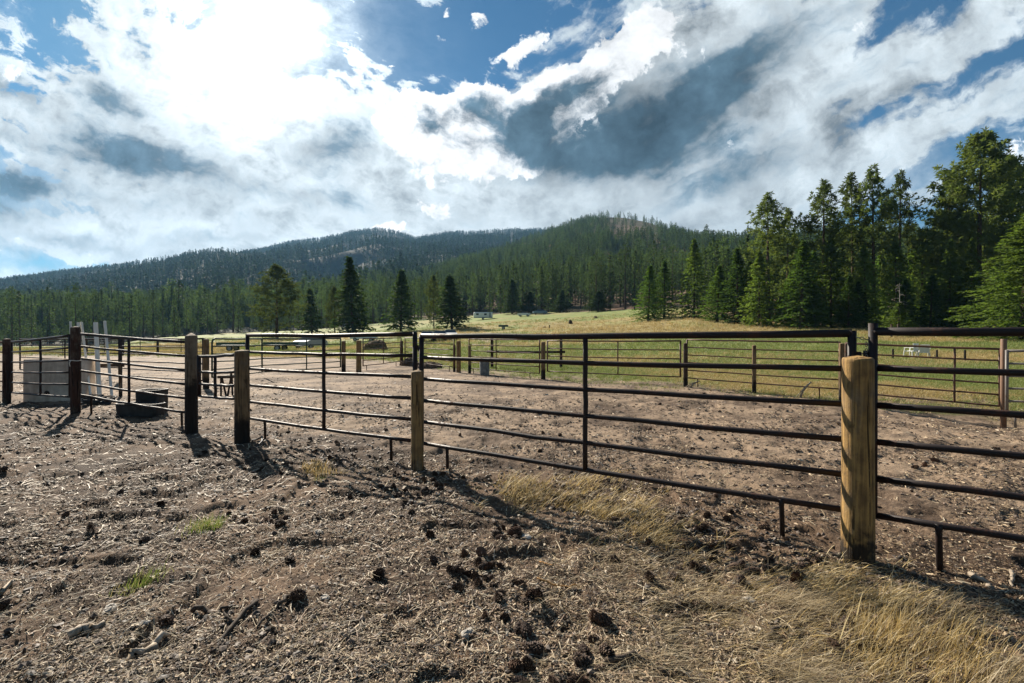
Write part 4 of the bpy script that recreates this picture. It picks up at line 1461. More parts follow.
def bin_and_small():
    Y = 21.2
    X = at(484.6, Y); z0 = float(gz(X, Y))
    o = thing('trash_can', 'grey ribbed metal trash can beside the paired posts', 'bin', (X, Y, z0))
    n = 28; th = np.linspace(0, 2 * math.pi, n, endpoint=False)
    lv = [(.20, -.02), (.205, .1), (.215, .22), (.208, .235), (.218, .34), (.212, .355), (.224, .5), (.218, .515), (.228, .62), (.232, .66)]
    V = [(r * math.cos(a), r * math.sin(a), z) for r, z in lv for a in th]
    Fc = [[i * n + j, i * n + (j + 1) % n, (i + 1) * n + (j + 1) % n, (i + 1) * n + j] for i in range(len(lv) - 1) for j in range(n)]
    mg = mat('dull_grey_metal', lambda t, b: mixc(t, noise(t, objco(t), 8, 5).sstep(.35, .7), (0.10, 0.10, 0.095), (0.22, 0.22, 0.2)), 0.55, 0.5)
    MB().add(V, Fc).build('can_body', mg, o, True)
    lv = [(.242, .645), (.242, .67), (.2, .70), (.05, .72), (.001, .722)]
    V = [(r * math.cos(a), r * math.sin(a), z) for r, z in lv for a in th]
    Fc = [[i * n + j, i * n + (j + 1) % n, (i + 1) * n + (j + 1) % n, (i + 1) * n + j] for i in range(len(lv) - 1) for j in range(n)]
    MB().add(V, Fc).build('lid', mg, o, True)
    # dark little stand seen through the small gate
    Y = 13.6
    X = at(226, Y); z0 = float(gz(X, Y))
    o = thing('saddle_stand', 'small dark splay-legged stand seen through the small gate', 'stand', (X, Y, z0))
    MB().box((0, 0, .52), (.44, .10, .07), bev=.01).build('beam', M_POST_DARK, o)
    for dx, dy, tx in ((-.13, -.12, .06), (-.13, .12, .06), (.15, -.12, -.04), (.15, .12, -.04)):
        MB().sweep([(dx, dy * .2, .5), (dx + tx, dy, -.03)], .026, 8).build('leg', M_POST_DARK, o)
    MB().sweep([(.14, 0, .5), (.15, 0, .68)], .03, 8).build('upright', M_POST_DARK, o)


bin_and_small()


def lump(name, label, cat, X, Y, sx, sy, sz, m, seed, group=None, kind=None, n=18, rough=.45, z=None):
    """An uneven heap or stone, flat beneath."""
    g = np.random.default_rng(seed)
    th = np.linspace(0, 2 * math.pi, n * 2, endpoint=False); ph = np.linspace(-0.35, math.pi / 2, n)
    T, Pp = np.meshgrid(th, ph)
    r = 1 + rough * (fbm(np.cos(T) * 1.5 + seed * 3.1 + Pp, np.sin(T) * 1.5 + Pp * 1.3, 4, seed) - .5) * 1.6
    V = np.stack([r * np.cos(T) * np.cos(Pp) * sx, r * np.sin(T) * np.cos(Pp) * sy, r * np.sin(Pp) * sz], -1).reshape(-1, 3)
    N = 2 * n
    i, j = np.meshgrid(np.arange(n - 1), np.arange(N), indexing='ij')
    k = (j + 1) % N
    Fq = np.stack([i * N + j, i * N + k, (i + 1) * N + k, (i + 1) * N + j], -1).reshape(-1, 4)
    o = link(name, mesh(name, V, Fq, m, None, False), None, (X, Y, float(gz(X, Y)) if z is None else z), g.random() * 6)
    return tag(o, label, cat, group, kind)


M_HEAP = mat('heap_soil', lambda t, b: mixc(t, noise(t, objco(t), 6, 5, .65).sstep(.35, .65), (0.05, 0.036, 0.027), (0.19, 0.135, 0.095)), 0.95, .1)
M_HAY = mat('old_hay', lambda t, b: mixc(t, noise(t, objco(t), 5, 5, .65).sstep(.35, .65), (0.07, 0.05, 0.032), (0.17, 0.12, 0.07)), 0.95, .1)
lump('dirt_heap', 'brown dirt heap beside the dark post at the corral back', 'heap', at(409, 27.6), 27.6, .55, .5, .42, M_HEAP, 3)
lump('dirt_heap', 'lower brown heap spreading left of the yellowish posts', 'heap', at(430, 25.6), 25.6, .75, .6, .30, M_HEAP, 4)
lump('hay_stack', 'dark brown rounded stack beyond the narrow gateway', 'stack', at(376, 50), 50, 1.25, 1.1, 1.05, M_HAY, 6, rough=.25)

# ---- dead branches lying at the foot of the back right panel
def sticks():
    def stick(label, pts, r, m, name='stick', lift=.012, cat='stick', fork=None):
        P = []
        for x, y in pts:
            X, Y = px(x, y); P.append((X, Y, float(gz(X, Y)) + lift))
        P = np.array(P)
        t = np.linspace(0, len(P) - 1, 9)
        Q = np.stack([np.interp(t, np.arange(len(P)), P[:, i]) for i in range(3)], -1)
        g = np.random.default_rng(len(label))
        Q[1:-1] += g.normal(0, r * .7, (7, 3))
        b = MB().sweep(Q, np.linspace(r, r * .55, 9) * (1 + g.normal(0, .08, 9)), 7)
        if fork:
            a = Q[4]; d = np.array([fork[0], fork[1], .02])
            b.sweep([a, a + d * .6, a + d], [r * .6, r * .45, r * .25], 6)
        o = b.build(name, m, None, True, Q[0]); o.location = Q[0]
        return tag(o, label, cat)
    stick('long dark twig pointing up to the right, longest in the left foreground', [(257, 604), (240, 618), (225, 640), (212, 657)], .014, M_STICK, fork=(-.10, .08))
    stick('dark twig ending at a pine cone in the left foreground', [(290, 600), (275, 612), (257, 630)], .012, M_STICK)
    stick('short black stick lying level left of the long dark twig', [(192, 607), (208, 609), (228, 610)], .015, M_STICK)
    stick('chunk of bleached wood near the left bottom corner', [(70, 640), (88, 633), (104, 627)], .026, M_DRYWOOD, 'wood_chunk', .02, 'wood')
    stick('bleached knotty branch near the bottom left', [(130, 658), (148, 648), (168, 636)], .024, M_DRYWOOD, 'stick', .02)
    stick('pale stub of wood at the left edge of the foreground', [(-8, 600), (10, 594)], .022, M_DRYWOOD, 'wood_chunk', .018, 'wood')
    stick('curved dark branch at the bottom under the pine cones', [(606, 665), (630, 662), (650, 668), (670, 678)], .014, M_STICK)
    stick('thin orange straw lying right of the pine cone clump', [(537, 588), (558, 589), (580, 590)], .006, M_STRAW, 'straw', .02, 'straw')
    stick('short yellow straw above the orange straw', [(540, 565), (553, 570)], .005, M_STRAW, 'straw', .02, 'straw')
    stick('dark stick half hidden in the straw at lower right', [(768, 640), (786, 632), (800, 625)], .014, M_STICK)
    stick('pale split stick in the corral near the right edge', [(970, 572), (988, 580), (994, 585)], .018, M_DRYWOOD, 'stick', .015)
    stick('pale stick lying far right in the corral dirt', [(1012, 573), (1014, 585)], .014, M_DRYWOOD, 'stick', .015)
    # arched dead branches by the back panel
    for i, (x0, x1, h, lab) in enumerate([(800, 813, .42, 'dry arched branch under the back panel, right one'), (690, 700, .2, 'dry bent twig at the foot of the black latch post')]):
        Y = 13.3 if i == 0 else 15.5
        X0, X1 = at(x0, Y), at(x1, Y); z = float(gz(X0, Y))
        b = MB().sweep([(X0, Y, z), (X0 + .1, Y, z + h * .5), (X1, Y + .1, z + h), (X1 + .04, Y + .1, z + h * .9)], [.03, .024, .018, .01], 6).sweep([(X1, Y + .1, z + h), (X1 - .25, Y - .05, z + h * .7), (X1 - .45, Y, z + .03)], [.018, .014, .01], 6)
        o = b.build('dead_branch', M_DRYWOOD, None, True, (X0, Y, z)); o.location = (X0, Y, z)
        tag(o, lab, 'branch')


sticks()


# ---- pine cones
def cone_mesh(seed, L=.105, D=.088):
    g = np.random.default_rng(seed)
    V, Fq, Ft = [], [], []
    n = 110
    for i in range(n):
        f = (i + .5) / n
        a = i * 2.39996 + g.normal(0, .08)
        z = L * (f - .5)
        prof = math.sin(math.pi * min(1, .16 + f * .82)) ** .75
        rc = D * .20 * prof
        ro = D * .5 * prof * g.uniform(.85, 1.1)
        up = .30 * ro * (f * 1.9 - .35)
        w = max(.006, 2.0 * ro * .26)
        d = np.array([math.cos(a), math.sin(a), 0]); s = np.array([-math.sin(a), math.cos(a), 0]); k = np.array([0, 0, 1.])
        c0 = d * rc + k * z
        tip = d * ro + k * (z + up)
        b = len(V)
        V += [c0 + s * w * .3, c0 - s * w * .3, tip * 1 - d * ro * .14 - s * w * .5, tip * 1 - d * ro * .14 + s * w * .5, tip + k * .004, tip - d * ro * .18 - k * .009, c0 - k * .006]
        Fq += [(b, b + 1, b + 2, b + 3)]
        Ft += [(b + 3, b + 2, b + 4), (b + 4, b + 2, b + 5), (b + 4, b + 5, b + 3), (b + 1, b + 6, b + 2), (b + 6, b + 5, b + 2), (b + 6, b, b + 3), (b + 6, b + 3, b + 5)]
    return mesh('pine_cone', np.array(V), [np.array(Fq), np.array(Ft)], M_CONE)


CONES = [cone_mesh(i, .105 + .012 * (i % 3), .086 + .006 * (i % 2)) for i in range(5)]


def cones():
    g = np.random.default_rng(14)
    # column, row, spread in columns and rows, how many, size, label of the lot
    spots = [
        (497, 540, 10, 7, 4, 1.15, 'pine cone in the small clump left of the bare middle ground'),
        (510, 545, 8, 8, 4, 1.25, 'pine cone beside the flat grey stone in the middle foreground'),
        (472, 570, 26, 9, 10, 1.1, 'pine cone in the long central clump of the foreground'),
        (490, 582, 22, 9, 9, 1.1, 'pine cone in the long central clump of the foreground'),
        (515, 606, 24, 16, 11, 1.1, 'pine cone in the thick lower clump of the foreground'),
        (597, 625, 8, 12, 3, 1.3, 'pine cone in the pair right of the thick lower clump'),
        (535, 668, 30, 11, 7, 1.15, 'reddish pine cone at the very bottom edge of the picture'),
        (590, 668, 22, 12, 5, 1.15, 'pine cone by the dark branch at the bottom edge'),
        (400, 487, 40, 7, 20, .95, 'pine cone in the litter at the foot of the olive post'),
        (445, 480, 26, 8, 12, .95, 'pine cone under the left leg of the long panel'),
        (520, 505, 14, 5, 4, 1.0, 'pine cone below the gold grass under the long panel'),
        (705, 525, 44, 16, 24, 1.05, 'pine cone in the dark heap below the long panel'),
        (735, 545, 44, 16, 13, 1.05, 'pine cone in the dark heap below the long panel'),
        (780, 565, 30, 10, 10, 1.1, 'pine cone in the straw left of the thick tan post'),
        (720, 572, 30, 10, 8, 1.1, 'pine cone in the matted straw below the dark heap'),
        (800, 592, 10, 6, 3, 1.2, 'pine cone in the straw below the thick tan post'),
        (862, 618, 14, 10, 4, 1.2, 'pine cone among the tall gold grass'),
        (275, 462, 40, 10, 16, .95, 'pine cone in the shade of the squat tan post'),
        (215, 458, 30, 8, 12, .95, 'pine cone in the shade of the grey black-footed post'),
        (265, 515, 30, 8, 10, 1.05, 'pine cone scattered on the left slope below the squat post'),
        (95, 430, 50, 6, 12, .9, 'pine cone in the churned dirt below the concrete trough'),
    ]
    one = [(378, 578, 1.35, 'single dark pine cone alone on bare ground, left of the clumps'), (430, 541, 1.2, 'single pine cone upper left of the central clump'), (411, 517, .9, 'small pine cone alone below the olive post'),
           (350, 494, 1.1, 'pine cone lying apart left of the olive post litter'), (297, 602, 1.35, 'pine cone at the end of a dark twig'), (165, 622, 1.25, 'pine cone above the bleached branch, bottom left'),
           (90, 530, 1.25, 'largest pine cone on the left slope'), (144, 540, 1.2, 'pine cone left of the green grass tuft'), (160, 504, 1.2, 'pine cone above the green grass tuft'), (65, 517, 1.0, 'pine cone in the left slope litter, leftmost of the middle row'),
           (3, 473, 1.1, 'pine cone at the left edge of the picture'), (120, 492, .9, 'small pine cone alone on the upper left slope'), (255, 549, 1.2, 'pine cone right of the green grass tuft'), (290, 556, 1.15, 'pine cone on the left slope, right of the tuft by itself'),
           (2, 605, 1.1, 'pine cone at the left edge beside pale wood'), (650, 583, 1.2, 'pine cone right of the orange straw'), (608, 660, 1.2, 'pine cone right beside the curved bottom branch'), (832, 646, 1.1, 'pine cone at the foot of the tall gold grass')]
    far = [(278, 425), (288, 432), (310, 440), (337, 446), (355, 447), (343, 407), (399, 407), (386, 428), (498, 409), (543, 435), (560, 437), (590, 417), (650, 428), (693, 449), (700, 439), (762, 437), (640, 448), (600, 402), (460, 437), (540, 452), (915, 468), (925, 463), (935, 460), (996, 447), (870, 448), (660, 405), (720, 412), (770, 408), (520, 425), (487, 415)]
    k = 0

    def put(x, y, s, lab, grp):
        nonlocal k
        X, Y = px(x, y)
        o = link('pine_cone', CONES[k % 5], None, (X, Y, float(gz(X, Y)) + .014 * s), 0)
        o.rotation_euler = (g.uniform(-.5, .5) + (1.57 if k % 3 else 0), g.normal(0, .5), g.random() * 6.28)
        o.scale = (s * .66, s * .66, s * .66 * g.uniform(.85, 1.1))
        tag(o, lab, 'pine cone', grp)
        k += 1
    for x, y, sx, sy, n, s, lab in spots:
        for i in range(n):
            put(x + g.normal(0, sx * .8), min(y + g.normal(0, sy * .85), 692), s * g.uniform(.62, 1.12), lab, 'pine cones in clumps along the near fence')
    for x, y, s, lab in one:
        put(x, y, s, lab, 'single pine cones on the near slope')
    for x, y in far:
        put(x, y, g.uniform(.95, 1.3), 'small dark pine cone lying on the pale corral dirt', 'pine cones on the corral dirt')


cones()


def stones():
    for i, (x, y, s, lab) in enumerate([(467, 634, .030, 'upright pale flat stone in the lower middle foreground'), (526, 543, .032, 'flat grey stone touching the pine cone clump'), (410, 497, .034, 'pale angular stone at the foot of the olive post'),
                                        (318, 533, .030, 'pale flat stone on the left slope'), (242, 509, .022, 'small white stone above the left slope cones'), (110, 610, .034, 'white flat chip above the bleached wood chunk'), (143, 630, .022, 'small pale stone above the bleached branch'),
                                        (478, 553, .018, 'small grey stone by the central cone clump'), (325, 598, .026, 'pale stone in the lower left middle'), (750, 600, .030, 'pale stone in the matted straw'), (1005, 518, .028, 'white stone in the corral at the right edge'), (868, 594, .035, 'white stone just under the thick tan post')]):
        X, Y = px(x, y)
        lump('stone', lab, 'stone', X, Y, s * 1.3, s, s * .55, M_STONE, 30 + i, 'pale stones on the ground', n=7, rough=.6)


stones()


# ---- far things: vehicles, chairs, stumps
def depth_at(x, row, near=24.0):
    """The depth at which the meadow, seen down column x, reaches the given row."""
    Y = near
    while Y < 320:
        z = float(gz(at(x, Y), Y))
        if HZ - (z - EYE) * F / Y <= row:
            return Y
        Y += 0.5
    return Y


def paint(name, c, rough=.35):
    return mat(name, lambda t, b: c, rough, .5)


M_GLASS = paint('dark_window_glass', (0.03, 0.04, 0.05), .1)
M_TYRE = paint('tyre_rubber', (0.015, 0.015, 0.015), .8)
M_WHITE = paint('white_paint', (0.75, 0.75, 0.73), .4)
M_BLUE = paint('blue_grey_paint', (0.14, 0.22, 0.30), .35)
M_GREEN = paint('dark_green_paint', (0.015, 0.06, 0.045), .4)
M_SILVER = paint('silver_paint', (0.25, 0.29, 0.31), .35)
M_RIM = paint('wheel_rim_metal', (0.35, 0.35, 0.35), .4)


def wheel(parent, x, y, r):
    w = MB()
    th = np.linspace(0, 2 * math.pi, 18, endpoint=False)
    V = [(x + rr * math.cos(a), y + yy, r + rr * math.sin(a)) for rr, yy in ((r * .62, -.1), (r * .95, -.1), (r, -.06), (r, .06), (r * .95, .1), (r * .62, .1)) for a in th]
    Fc = [[i * 18 + j, i * 18 + (j + 1) % 18, (i + 1) * 18 + (j + 1) % 18, (i + 1) * 18 + j] for i in range(5) for j in range(18)]
    o = w.add(V, Fc).build('wheel', M_TYRE, parent, True)
    V = [(x + r * .62 * math.cos(a), y + s * .07, r + r * .62 * math.sin(a)) for s in (-1, 1) for a in th]
    MB().add(V, [list(range(18)), list(range(18, 36))[::-1]]).build('rim', M_RIM, o)


def car(label, x, Y, m, rz, L=4.3, Wd=1.75, H=1.45):
    X = at(x, Y)
    o = thing('parked_car', label, 'car', (X, Y, zsurf(X, Y)), rz)
    prof = [(-.5, .28), (-.5, .62), (-.40, .70), (-.26, .74), (.34, .78), (.46, .70), (.5, .60), (.5, .28)]
    cab = [(-.30, .74), (-.16, 1.0), (.22, 1.0), (.36, .77)]
    def ext(P, w0, w1, b):
        n = len(P)
        V = [(px_ * L, -w0 / 2 if pz < .8 else -w1 / 2, pz * H) for px_, pz in P] + [(px_ * L, w0 / 2 if pz < .8 else w1 / 2, pz * H) for px_, pz in P]
        return b.add(V, [list(range(n))[::-1], list(range(n, 2 * n))] + [[i, (i + 1) % n, n + (i + 1) % n, n + i] for i in range(n)])
    ext(prof, Wd, Wd, MB()).build('body', m, o)
    ext(cab, Wd * .94, Wd * .78, MB()).build('windows', M_GLASS, o)
    MB().box((.03 * L, 0, 1.0 * H + .012), (.40 * L, Wd * .80, .03), bev=.01).build('roof', m, o)
    for sx in (-.31, .31):
        for sy in (-1, 1):
            wheel(o, sx * L, sy * (Wd / 2 - .06), .31)
    for sy in (-1, 1):
        MB().box((.5 * L + .004, sy * Wd * .36, .6 * H), (.03, .3, .13), bev=.01).build('headlight', M_SILVER, o)
    return o


def trailer(label, x, Y, m, rz, L=5.2, Wd=2.2, H=2.3, name='camper_trailer', cat='trailer'):
    X = at(x, Y)
    o = thing(name, label, cat, (X, Y, zsurf(X, Y)), rz)
    MB().box((0, 0, .55 + H / 2), (L, Wd, H), bev=.22).build('body', m, o)
    MB().box((0, 0, .62), (L * .98, Wd + .03, .22), bev=.03).build('skirt', M_BLUE, o)
    for dx in (-.3, .12):
        MB().box((dx * L, -Wd / 2 - .01, .55 + H * .62), (.9, .04, .6), bev=.01).build('window', M_GLASS, o)
    MB().box((.36 * L, -Wd / 2 - .01, .55 + H * .48), (.65, .04, 1.75), bev=.01).build('door', M_SILVER, o)
    for sy in (-1, 1):
        wheel(o, 0, sy * (Wd / 2 - .1), .34)
    MB().sweep([(L / 2 - .1, 0, .5), (L / 2 + 1.0, 0, .45)], .05, 8).build('hitch', M_PIPE, o)


def flatbed(label, x, Y, m, rz, L=3.8):
    X = at(x, Y)
    o = thing('flatbed_trailer', label, 'trailer', (X, Y, zsurf(X, Y)), rz)
    MB().box((0, 0, .62), (L, 1.7, .12), bev=.02).build('bed', m, o)
    for sy in (-1, 1):
        MB().box((0, sy * .83, .82), (L, .05, .26), bev=.01).build('side_board', m, o)
        wheel(o, 0, sy * .74, .33)
    MB().box((-L / 2 + .03, 0, .82), (.05, 1.6, .26), bev=.01).build('side_board', m, o)
    MB().sweep([(L / 2, 0, .55), (L / 2 + 1.0, 0, .5)], .045, 8).build('hitch', M_PIPE, o)
    return o


flatbed('dark green low trailer in the field left of the broad pine', 233, depth_at(233, 351.5), M_GREEN, R(4), 2.7)
flatbed('dark green trailer parked under the broad pine', 281, depth_at(281, 351), M_GREEN, R(-3), 3.0)
car('silver-blue car parked under the lone trees beyond the green panels', 311, depth_at(311, 349.0), M_SILVER, R(78))
car('white car parked just right of the narrow gateway', 364, depth_at(364, 341.5), M_WHITE, R(185))
car('white car partly hidden behind the top rail, left of the squat dark fir', 347, 185, M_WHITE, R(80))
trailer('white camper at the foot of the hill, left part of the field', 483, 168, M_WHITE, R(6), 6.6, 2.3, 1.9)
car('blue-grey car parked at the forest edge in the middle field', 540, 172, M_BLUE, R(5), 5.0, 1.9, 1.7)
car('white car parked left of the blue-grey car at the forest edge', 524, 166, M_WHITE, R(-15))
flatbed('small dark green trailer in the brown field below the white camper', 503.5, 100, M_GREEN, R(0), 2.0)
for i, x in enumerate((428, 440, 450)):
    car('white car in the low row beneath the squat dark fir', x, depth_at(440, 341.5, 50) + i, M_WHITE, R(90 + 6 * i), 4.2).__setitem__('group', 'white cars under the dark firs')

lump('stump', 'dark stump standing alone in the golden field', 'stump', at(570.5, 112), 112, .42, .42, .85, M_POST_DARK, 11, z=zsurf(at(570.5, 112), 112))
lump('boulder', 'dark boulder in the green patch on the rise', 'boulder', at(595.5, 130), 130, .75, .6, .5, M_HEAP, 12, z=zsurf(at(595.5, 130), 130))
lump('boulder', 'low dark boulder left of the lone field post', 'boulder', at(545, 100), 100, .5, .4, .25, M_HEAP, 13, z=zsurf(at(545, 100), 100))
post('lone dark post in the brown field below the blue-grey car', 549.5, 95, 325, .22, M_POST_DARK, seed=70)


def chair(label, x, Y, rz, tip=0.0):
    X = at(x, Y)
    o = thing('garden_chair', label, 'chair', (X, Y, float(gz(X, Y))), rz)
    o.rotation_euler = (tip, 0, rz)
    MB().box((0, 0, .42), (.52, .5, .05), bev=.02).build('seat', M_WHITE, o)
    bk = MB()
    bk.box((0, .27, .66), (.50, .05, .52), bev=.02)
    bk.build('backrest', M_WHITE, o)
    for sx in (-1, 1):
        MB().box((sx * .28, 0, .64), (.06, .46, .035), bev=.01).build('armrest', M_WHITE, o)
        for sy in (-1, 1):
            MB().sweep([(sx * .26, sy * .21, .62 if sy < 0 else .42), (sx * .3, sy * .26, 0)], .03, 6).build('leg', M_WHITE, o)


chair('white garden chair in the right meadow, left of the pair', 911, depth_at(911, 358, 18), R(200))
chair('white garden chair in the right meadow, leaning back, right of the pair', 923, depth_at(923, 358, 18), R(150), R(-14))


# ------------------------------------------------------------------ ground cover near the camera
def screen_scatter(n, ylo, yhi, xlo=-380, xhi=1340, power=1.0, seed=1):
    g = np.random.default_rng(seed)
    y = ylo + (yhi - ylo) * g.random(n) ** power
    x = xlo + (xhi - xlo) * g.random(n)
    Y = EYE * F / (y - HZ)
    return (x - 512) * Y / F, Y, g


def chips():
    """Wood chips, bark bits, needles and straws that make up the litter."""
    X, Y, g = screen_scatter(560000, 370, 712, seed=3)
    clump = fbm(X * 1.3, Y * 1.3, 4, 91)
    keep = g.random(len(X)) < np.clip(0.20 + 3.0 * (clump - .37), .12, 1)
    X, Y = X[keep], Y[keep]
    n = len(X)
    Z = gz(X, Y) + .004
    L = np.minimum(np.exp(g.normal(math.log(.0135), .62, n)), .05) * np.clip(Y / 4.0, .8, 2.6)
    W = L * g.uniform(.12, .5, n)
    a = g.random(n) * 6.283
    d = np.stack([np.cos(a), np.sin(a), g.normal(0, .22, n)], -1)
    s = np.stack([-np.sin(a), np.cos(a), g.normal(0, .35, n)], -1)
    P = np.stack([X, Y, Z + g.random(n) * .006], -1)
    h = np.array([0, 0, 1.0]) * (L * g.uniform(.02, .2, n))[:, None]
    V = np.stack([P - d * L[:, None] / 2 - s * W[:, None] / 2 * g.uniform(.3, 1, n)[:, None], P + d * L[:, None] / 2 - s * W[:, None] / 2 * g.uniform(.2, 1, n)[:, None],
                  P + d * L[:, None] / 2 * g.uniform(.7, 1.1, n)[:, None] + s * W[:, None] / 2, P - d * L[:, None] / 2 + s * W[:, None] / 2 * g.uniform(.4, 1, n)[:, None], P + h], 1).reshape(-1, 3)
    b = np.arange(n)[:, None] * 5
    Ft = np.concatenate([b + np.array([[0, 1, 4]]), b + np.array([[1, 2, 4]]), b + np.array([[2, 3, 4]]), b + np.array([[3, 0, 4]])])
    pal = np.array([(.39, .295, .18), (.28, .195, .115), (.155, .098, .058), (.07, .045, .029), (.034, .024, .018), (.50, .42, .31)])
    pk = g.choice(6, n, p=[.17, .22, .20, .19, .16, .06])
    c = pal[pk] * g.uniform(.75, 1.2, (n, 1))
    c = np.repeat(np.concatenate([c, np.ones((n, 1))], 1), 5, 0)
    o = link('wood_chips', mesh('wood_chips', V, Ft, M_LITTER, None, False, {'tint': ('FLOAT_COLOR', 'POINT', c)}))
    tag(o, 'wood chips and bark crumbs strewn over the dirt', None, None, 'stuff')
    # needles and straws
    X, Y, g = screen_scatter(17000, 400, 712, seed=6)
    foot = np.interp(colx(X, Y), FENCE_X, FENCE_Y)
    keep = (g.random(len(X)) < np.where(Y < foot, .95, .22))
    X, Y = X[keep], Y[keep]; n = len(X)
    L = np.exp(g.normal(math.log(.06), .5, n)) * np.clip(Y / 4, .8, 1.5)
    W = .0016 * np.clip(Y / 2.2, 1, 3.2)
    a = g.random(n) * 6.283
    bend = g.normal(0, .10, n)
    V = []
    for k in range(4):
        f = k / 3 - .5
        aa = a + bend * f * 2
        cx, cy = X + np.cos(aa) * L * f, Y + np.sin(aa) * L * f
        zz = gz(cx, cy) + .006 + g.random(n) * .008
        sx, sy = -np.sin(aa) * W, np.cos(aa) * W
        V += [np.stack([cx - sx, cy - sy, zz], -1), np.stack([cx + sx, cy + sy, zz + .0015], -1)]
    V = np.stack(V, 1).reshape(-1, 3)
    b = np.arange(n)[:, None] * 8
    Fq = np.concatenate([b + np.array([[2 * k, 2 * k + 1, 2 * k + 3, 2 * k + 2]]) for k in range(3)])
    pal = np.array([(.44, .36, .24), (.33, .25, .15), (.52, .45, .33), (.2, .12, .07)])
    c = pal[g.choice(4, n, p=[.35, .3, .15, .2])] * g.uniform(.75, 1.15, (n, 1))
    c = np.repeat(np.concatenate([c, np.ones((n, 1))], 1), 8, 0)
    o = link('pine_needles', mesh('pine_needles', V, Fq, M_LITTER, None, False, {'tint': ('FLOAT_COLOR', 'POINT', c)}))
    tag(o, 'fallen pine needles and loose straws on the ground', None, None, 'stuff')
    # clods
    X, Y, g = screen_scatter(45000, 372, 712, seed=9)
    xp = colx(X, Y)
    foot = np.interp(xp, FENCE_X, FENCE_Y)
    bank = np.exp(-((Y - foot + .35) / .5) ** 2) * (X < 3)
    keep = g.random(len(X)) < np.clip(.22 + .5 * bank + 1.6 * (fbm(X * .9, Y * .9, 3, 17) - .5), .03, 1)
    X, Y, bank = X[keep], Y[keep], bank[keep]; n = len(X)
    s = np.exp(g.normal(math.log(.0075), .6, n)) * (1 + .5 * bank) * np.clip(Y / 4, .8, 2.4)
    s = np.minimum(s, .021)
    ico = np.array([(0, 0, 1), (.89, 0, .45), (.28, .85, .45), (-.72, .53, .45), (-.72, -.53, .45), (.28, -.85, .45), (.72, .53, -.45), (-.28, .85, -.45), (-.89, 0, -.45), (-.28, -.85, -.45), (.72, -.53, -.45), (0, 0, -1)])
    fi = np.array([(0, 1, 2), (0, 2, 3), (0, 3, 4), (0, 4, 5), (0, 5, 1), (1, 6, 2), (2, 7, 3), (3, 8, 4), (4, 9, 5), (5, 10, 1), (6, 7, 2), (7, 8, 3), (8, 9, 4), (9, 10, 5), (10, 6, 1), (11, 7, 6), (11, 8, 7), (11, 9, 8), (11, 10, 9), (11, 6, 10)])
    V = ico[None] * (s[:, None, None] * g.uniform(.6, 1.35, (n, 12, 1))) * np.stack([g.uniform(.8, 1.4, n), g.uniform(.8, 1.3, n), g.uniform(.5, .9, n)], -1)[:, None]
    V = V + np.stack([X, Y, gz(X, Y) + s * .3], -1)[:, None]
    Ft = (np.arange(n)[:, None, None] * 12 + fi[None]).reshape(-1, 3)
    pal = np.array([(.06, .042, .03), (.10, .072, .052), (.16, .115, .085), (.03, .022, .017)])
    c = pal[g.choice(4, n, p=[.35, .3, .15, .2])] * g.uniform(.8, 1.2, (n, 1))
    c = np.repeat(np.concatenate([c, np.ones((n, 1))], 1), 12, 0)
    o = link('dirt_clods', mesh('dirt_clods', V.reshape(-1, 3), Ft, M_LITTER, None, False, {'tint': ('FLOAT_COLOR', 'POINT', c)}))
    tag(o, 'loose crumbs and clods of dark soil', None, None, 'stuff')


chips()


def blades(X, Y, h, w, lean, pal, g, jit=.25, curl=.6, seg=3, z=None):
    n = len(X)
    a = g.random(n) * 6.283
    la = lean[0] + g.normal(0, .9, n)
    ln = np.abs(lean[1] + g.normal(0, .22, n))
    dx, dy = np.cos(la) * ln, np.sin(la) * ln
    Z = gz(X, Y) - .01 if z is None else z
    V = []
    for k in range(seg + 1):
        f = k / seg
        cx = X + dx * h * (f + curl * f * f) * .6
        cy = Y + dy * h * (f + curl * f * f) * .6
        cz = Z + h * (f - .30 * np.minimum(ln, 1.6) * f * f)
        ww = w * (1 - .85 * f) * .5
        V += [np.stack([cx - np.cos(a) * ww, cy - np.sin(a) * ww, cz], -1), np.stack([cx + np.cos(a) * ww, cy + np.sin(a) * ww, cz], -1)]
    V = np.stack(V, 1).reshape(-1, 3)
    m = 2 * (seg + 1)
    b = np.arange(n)[:, None] * m
    Fq = np.concatenate([b + np.array([[2 * k, 2 * k + 1, 2 * k + 3, 2 * k + 2]]) for k in range(seg)])
    pal = np.array(pal)
    c = pal[g.integers(0, len(pal), n)] * g.uniform(.75, 1.2, (n, 1))
    c = np.repeat(np.concatenate([c, np.ones((n, 1))], 1), m, 0)
    return V, Fq, c


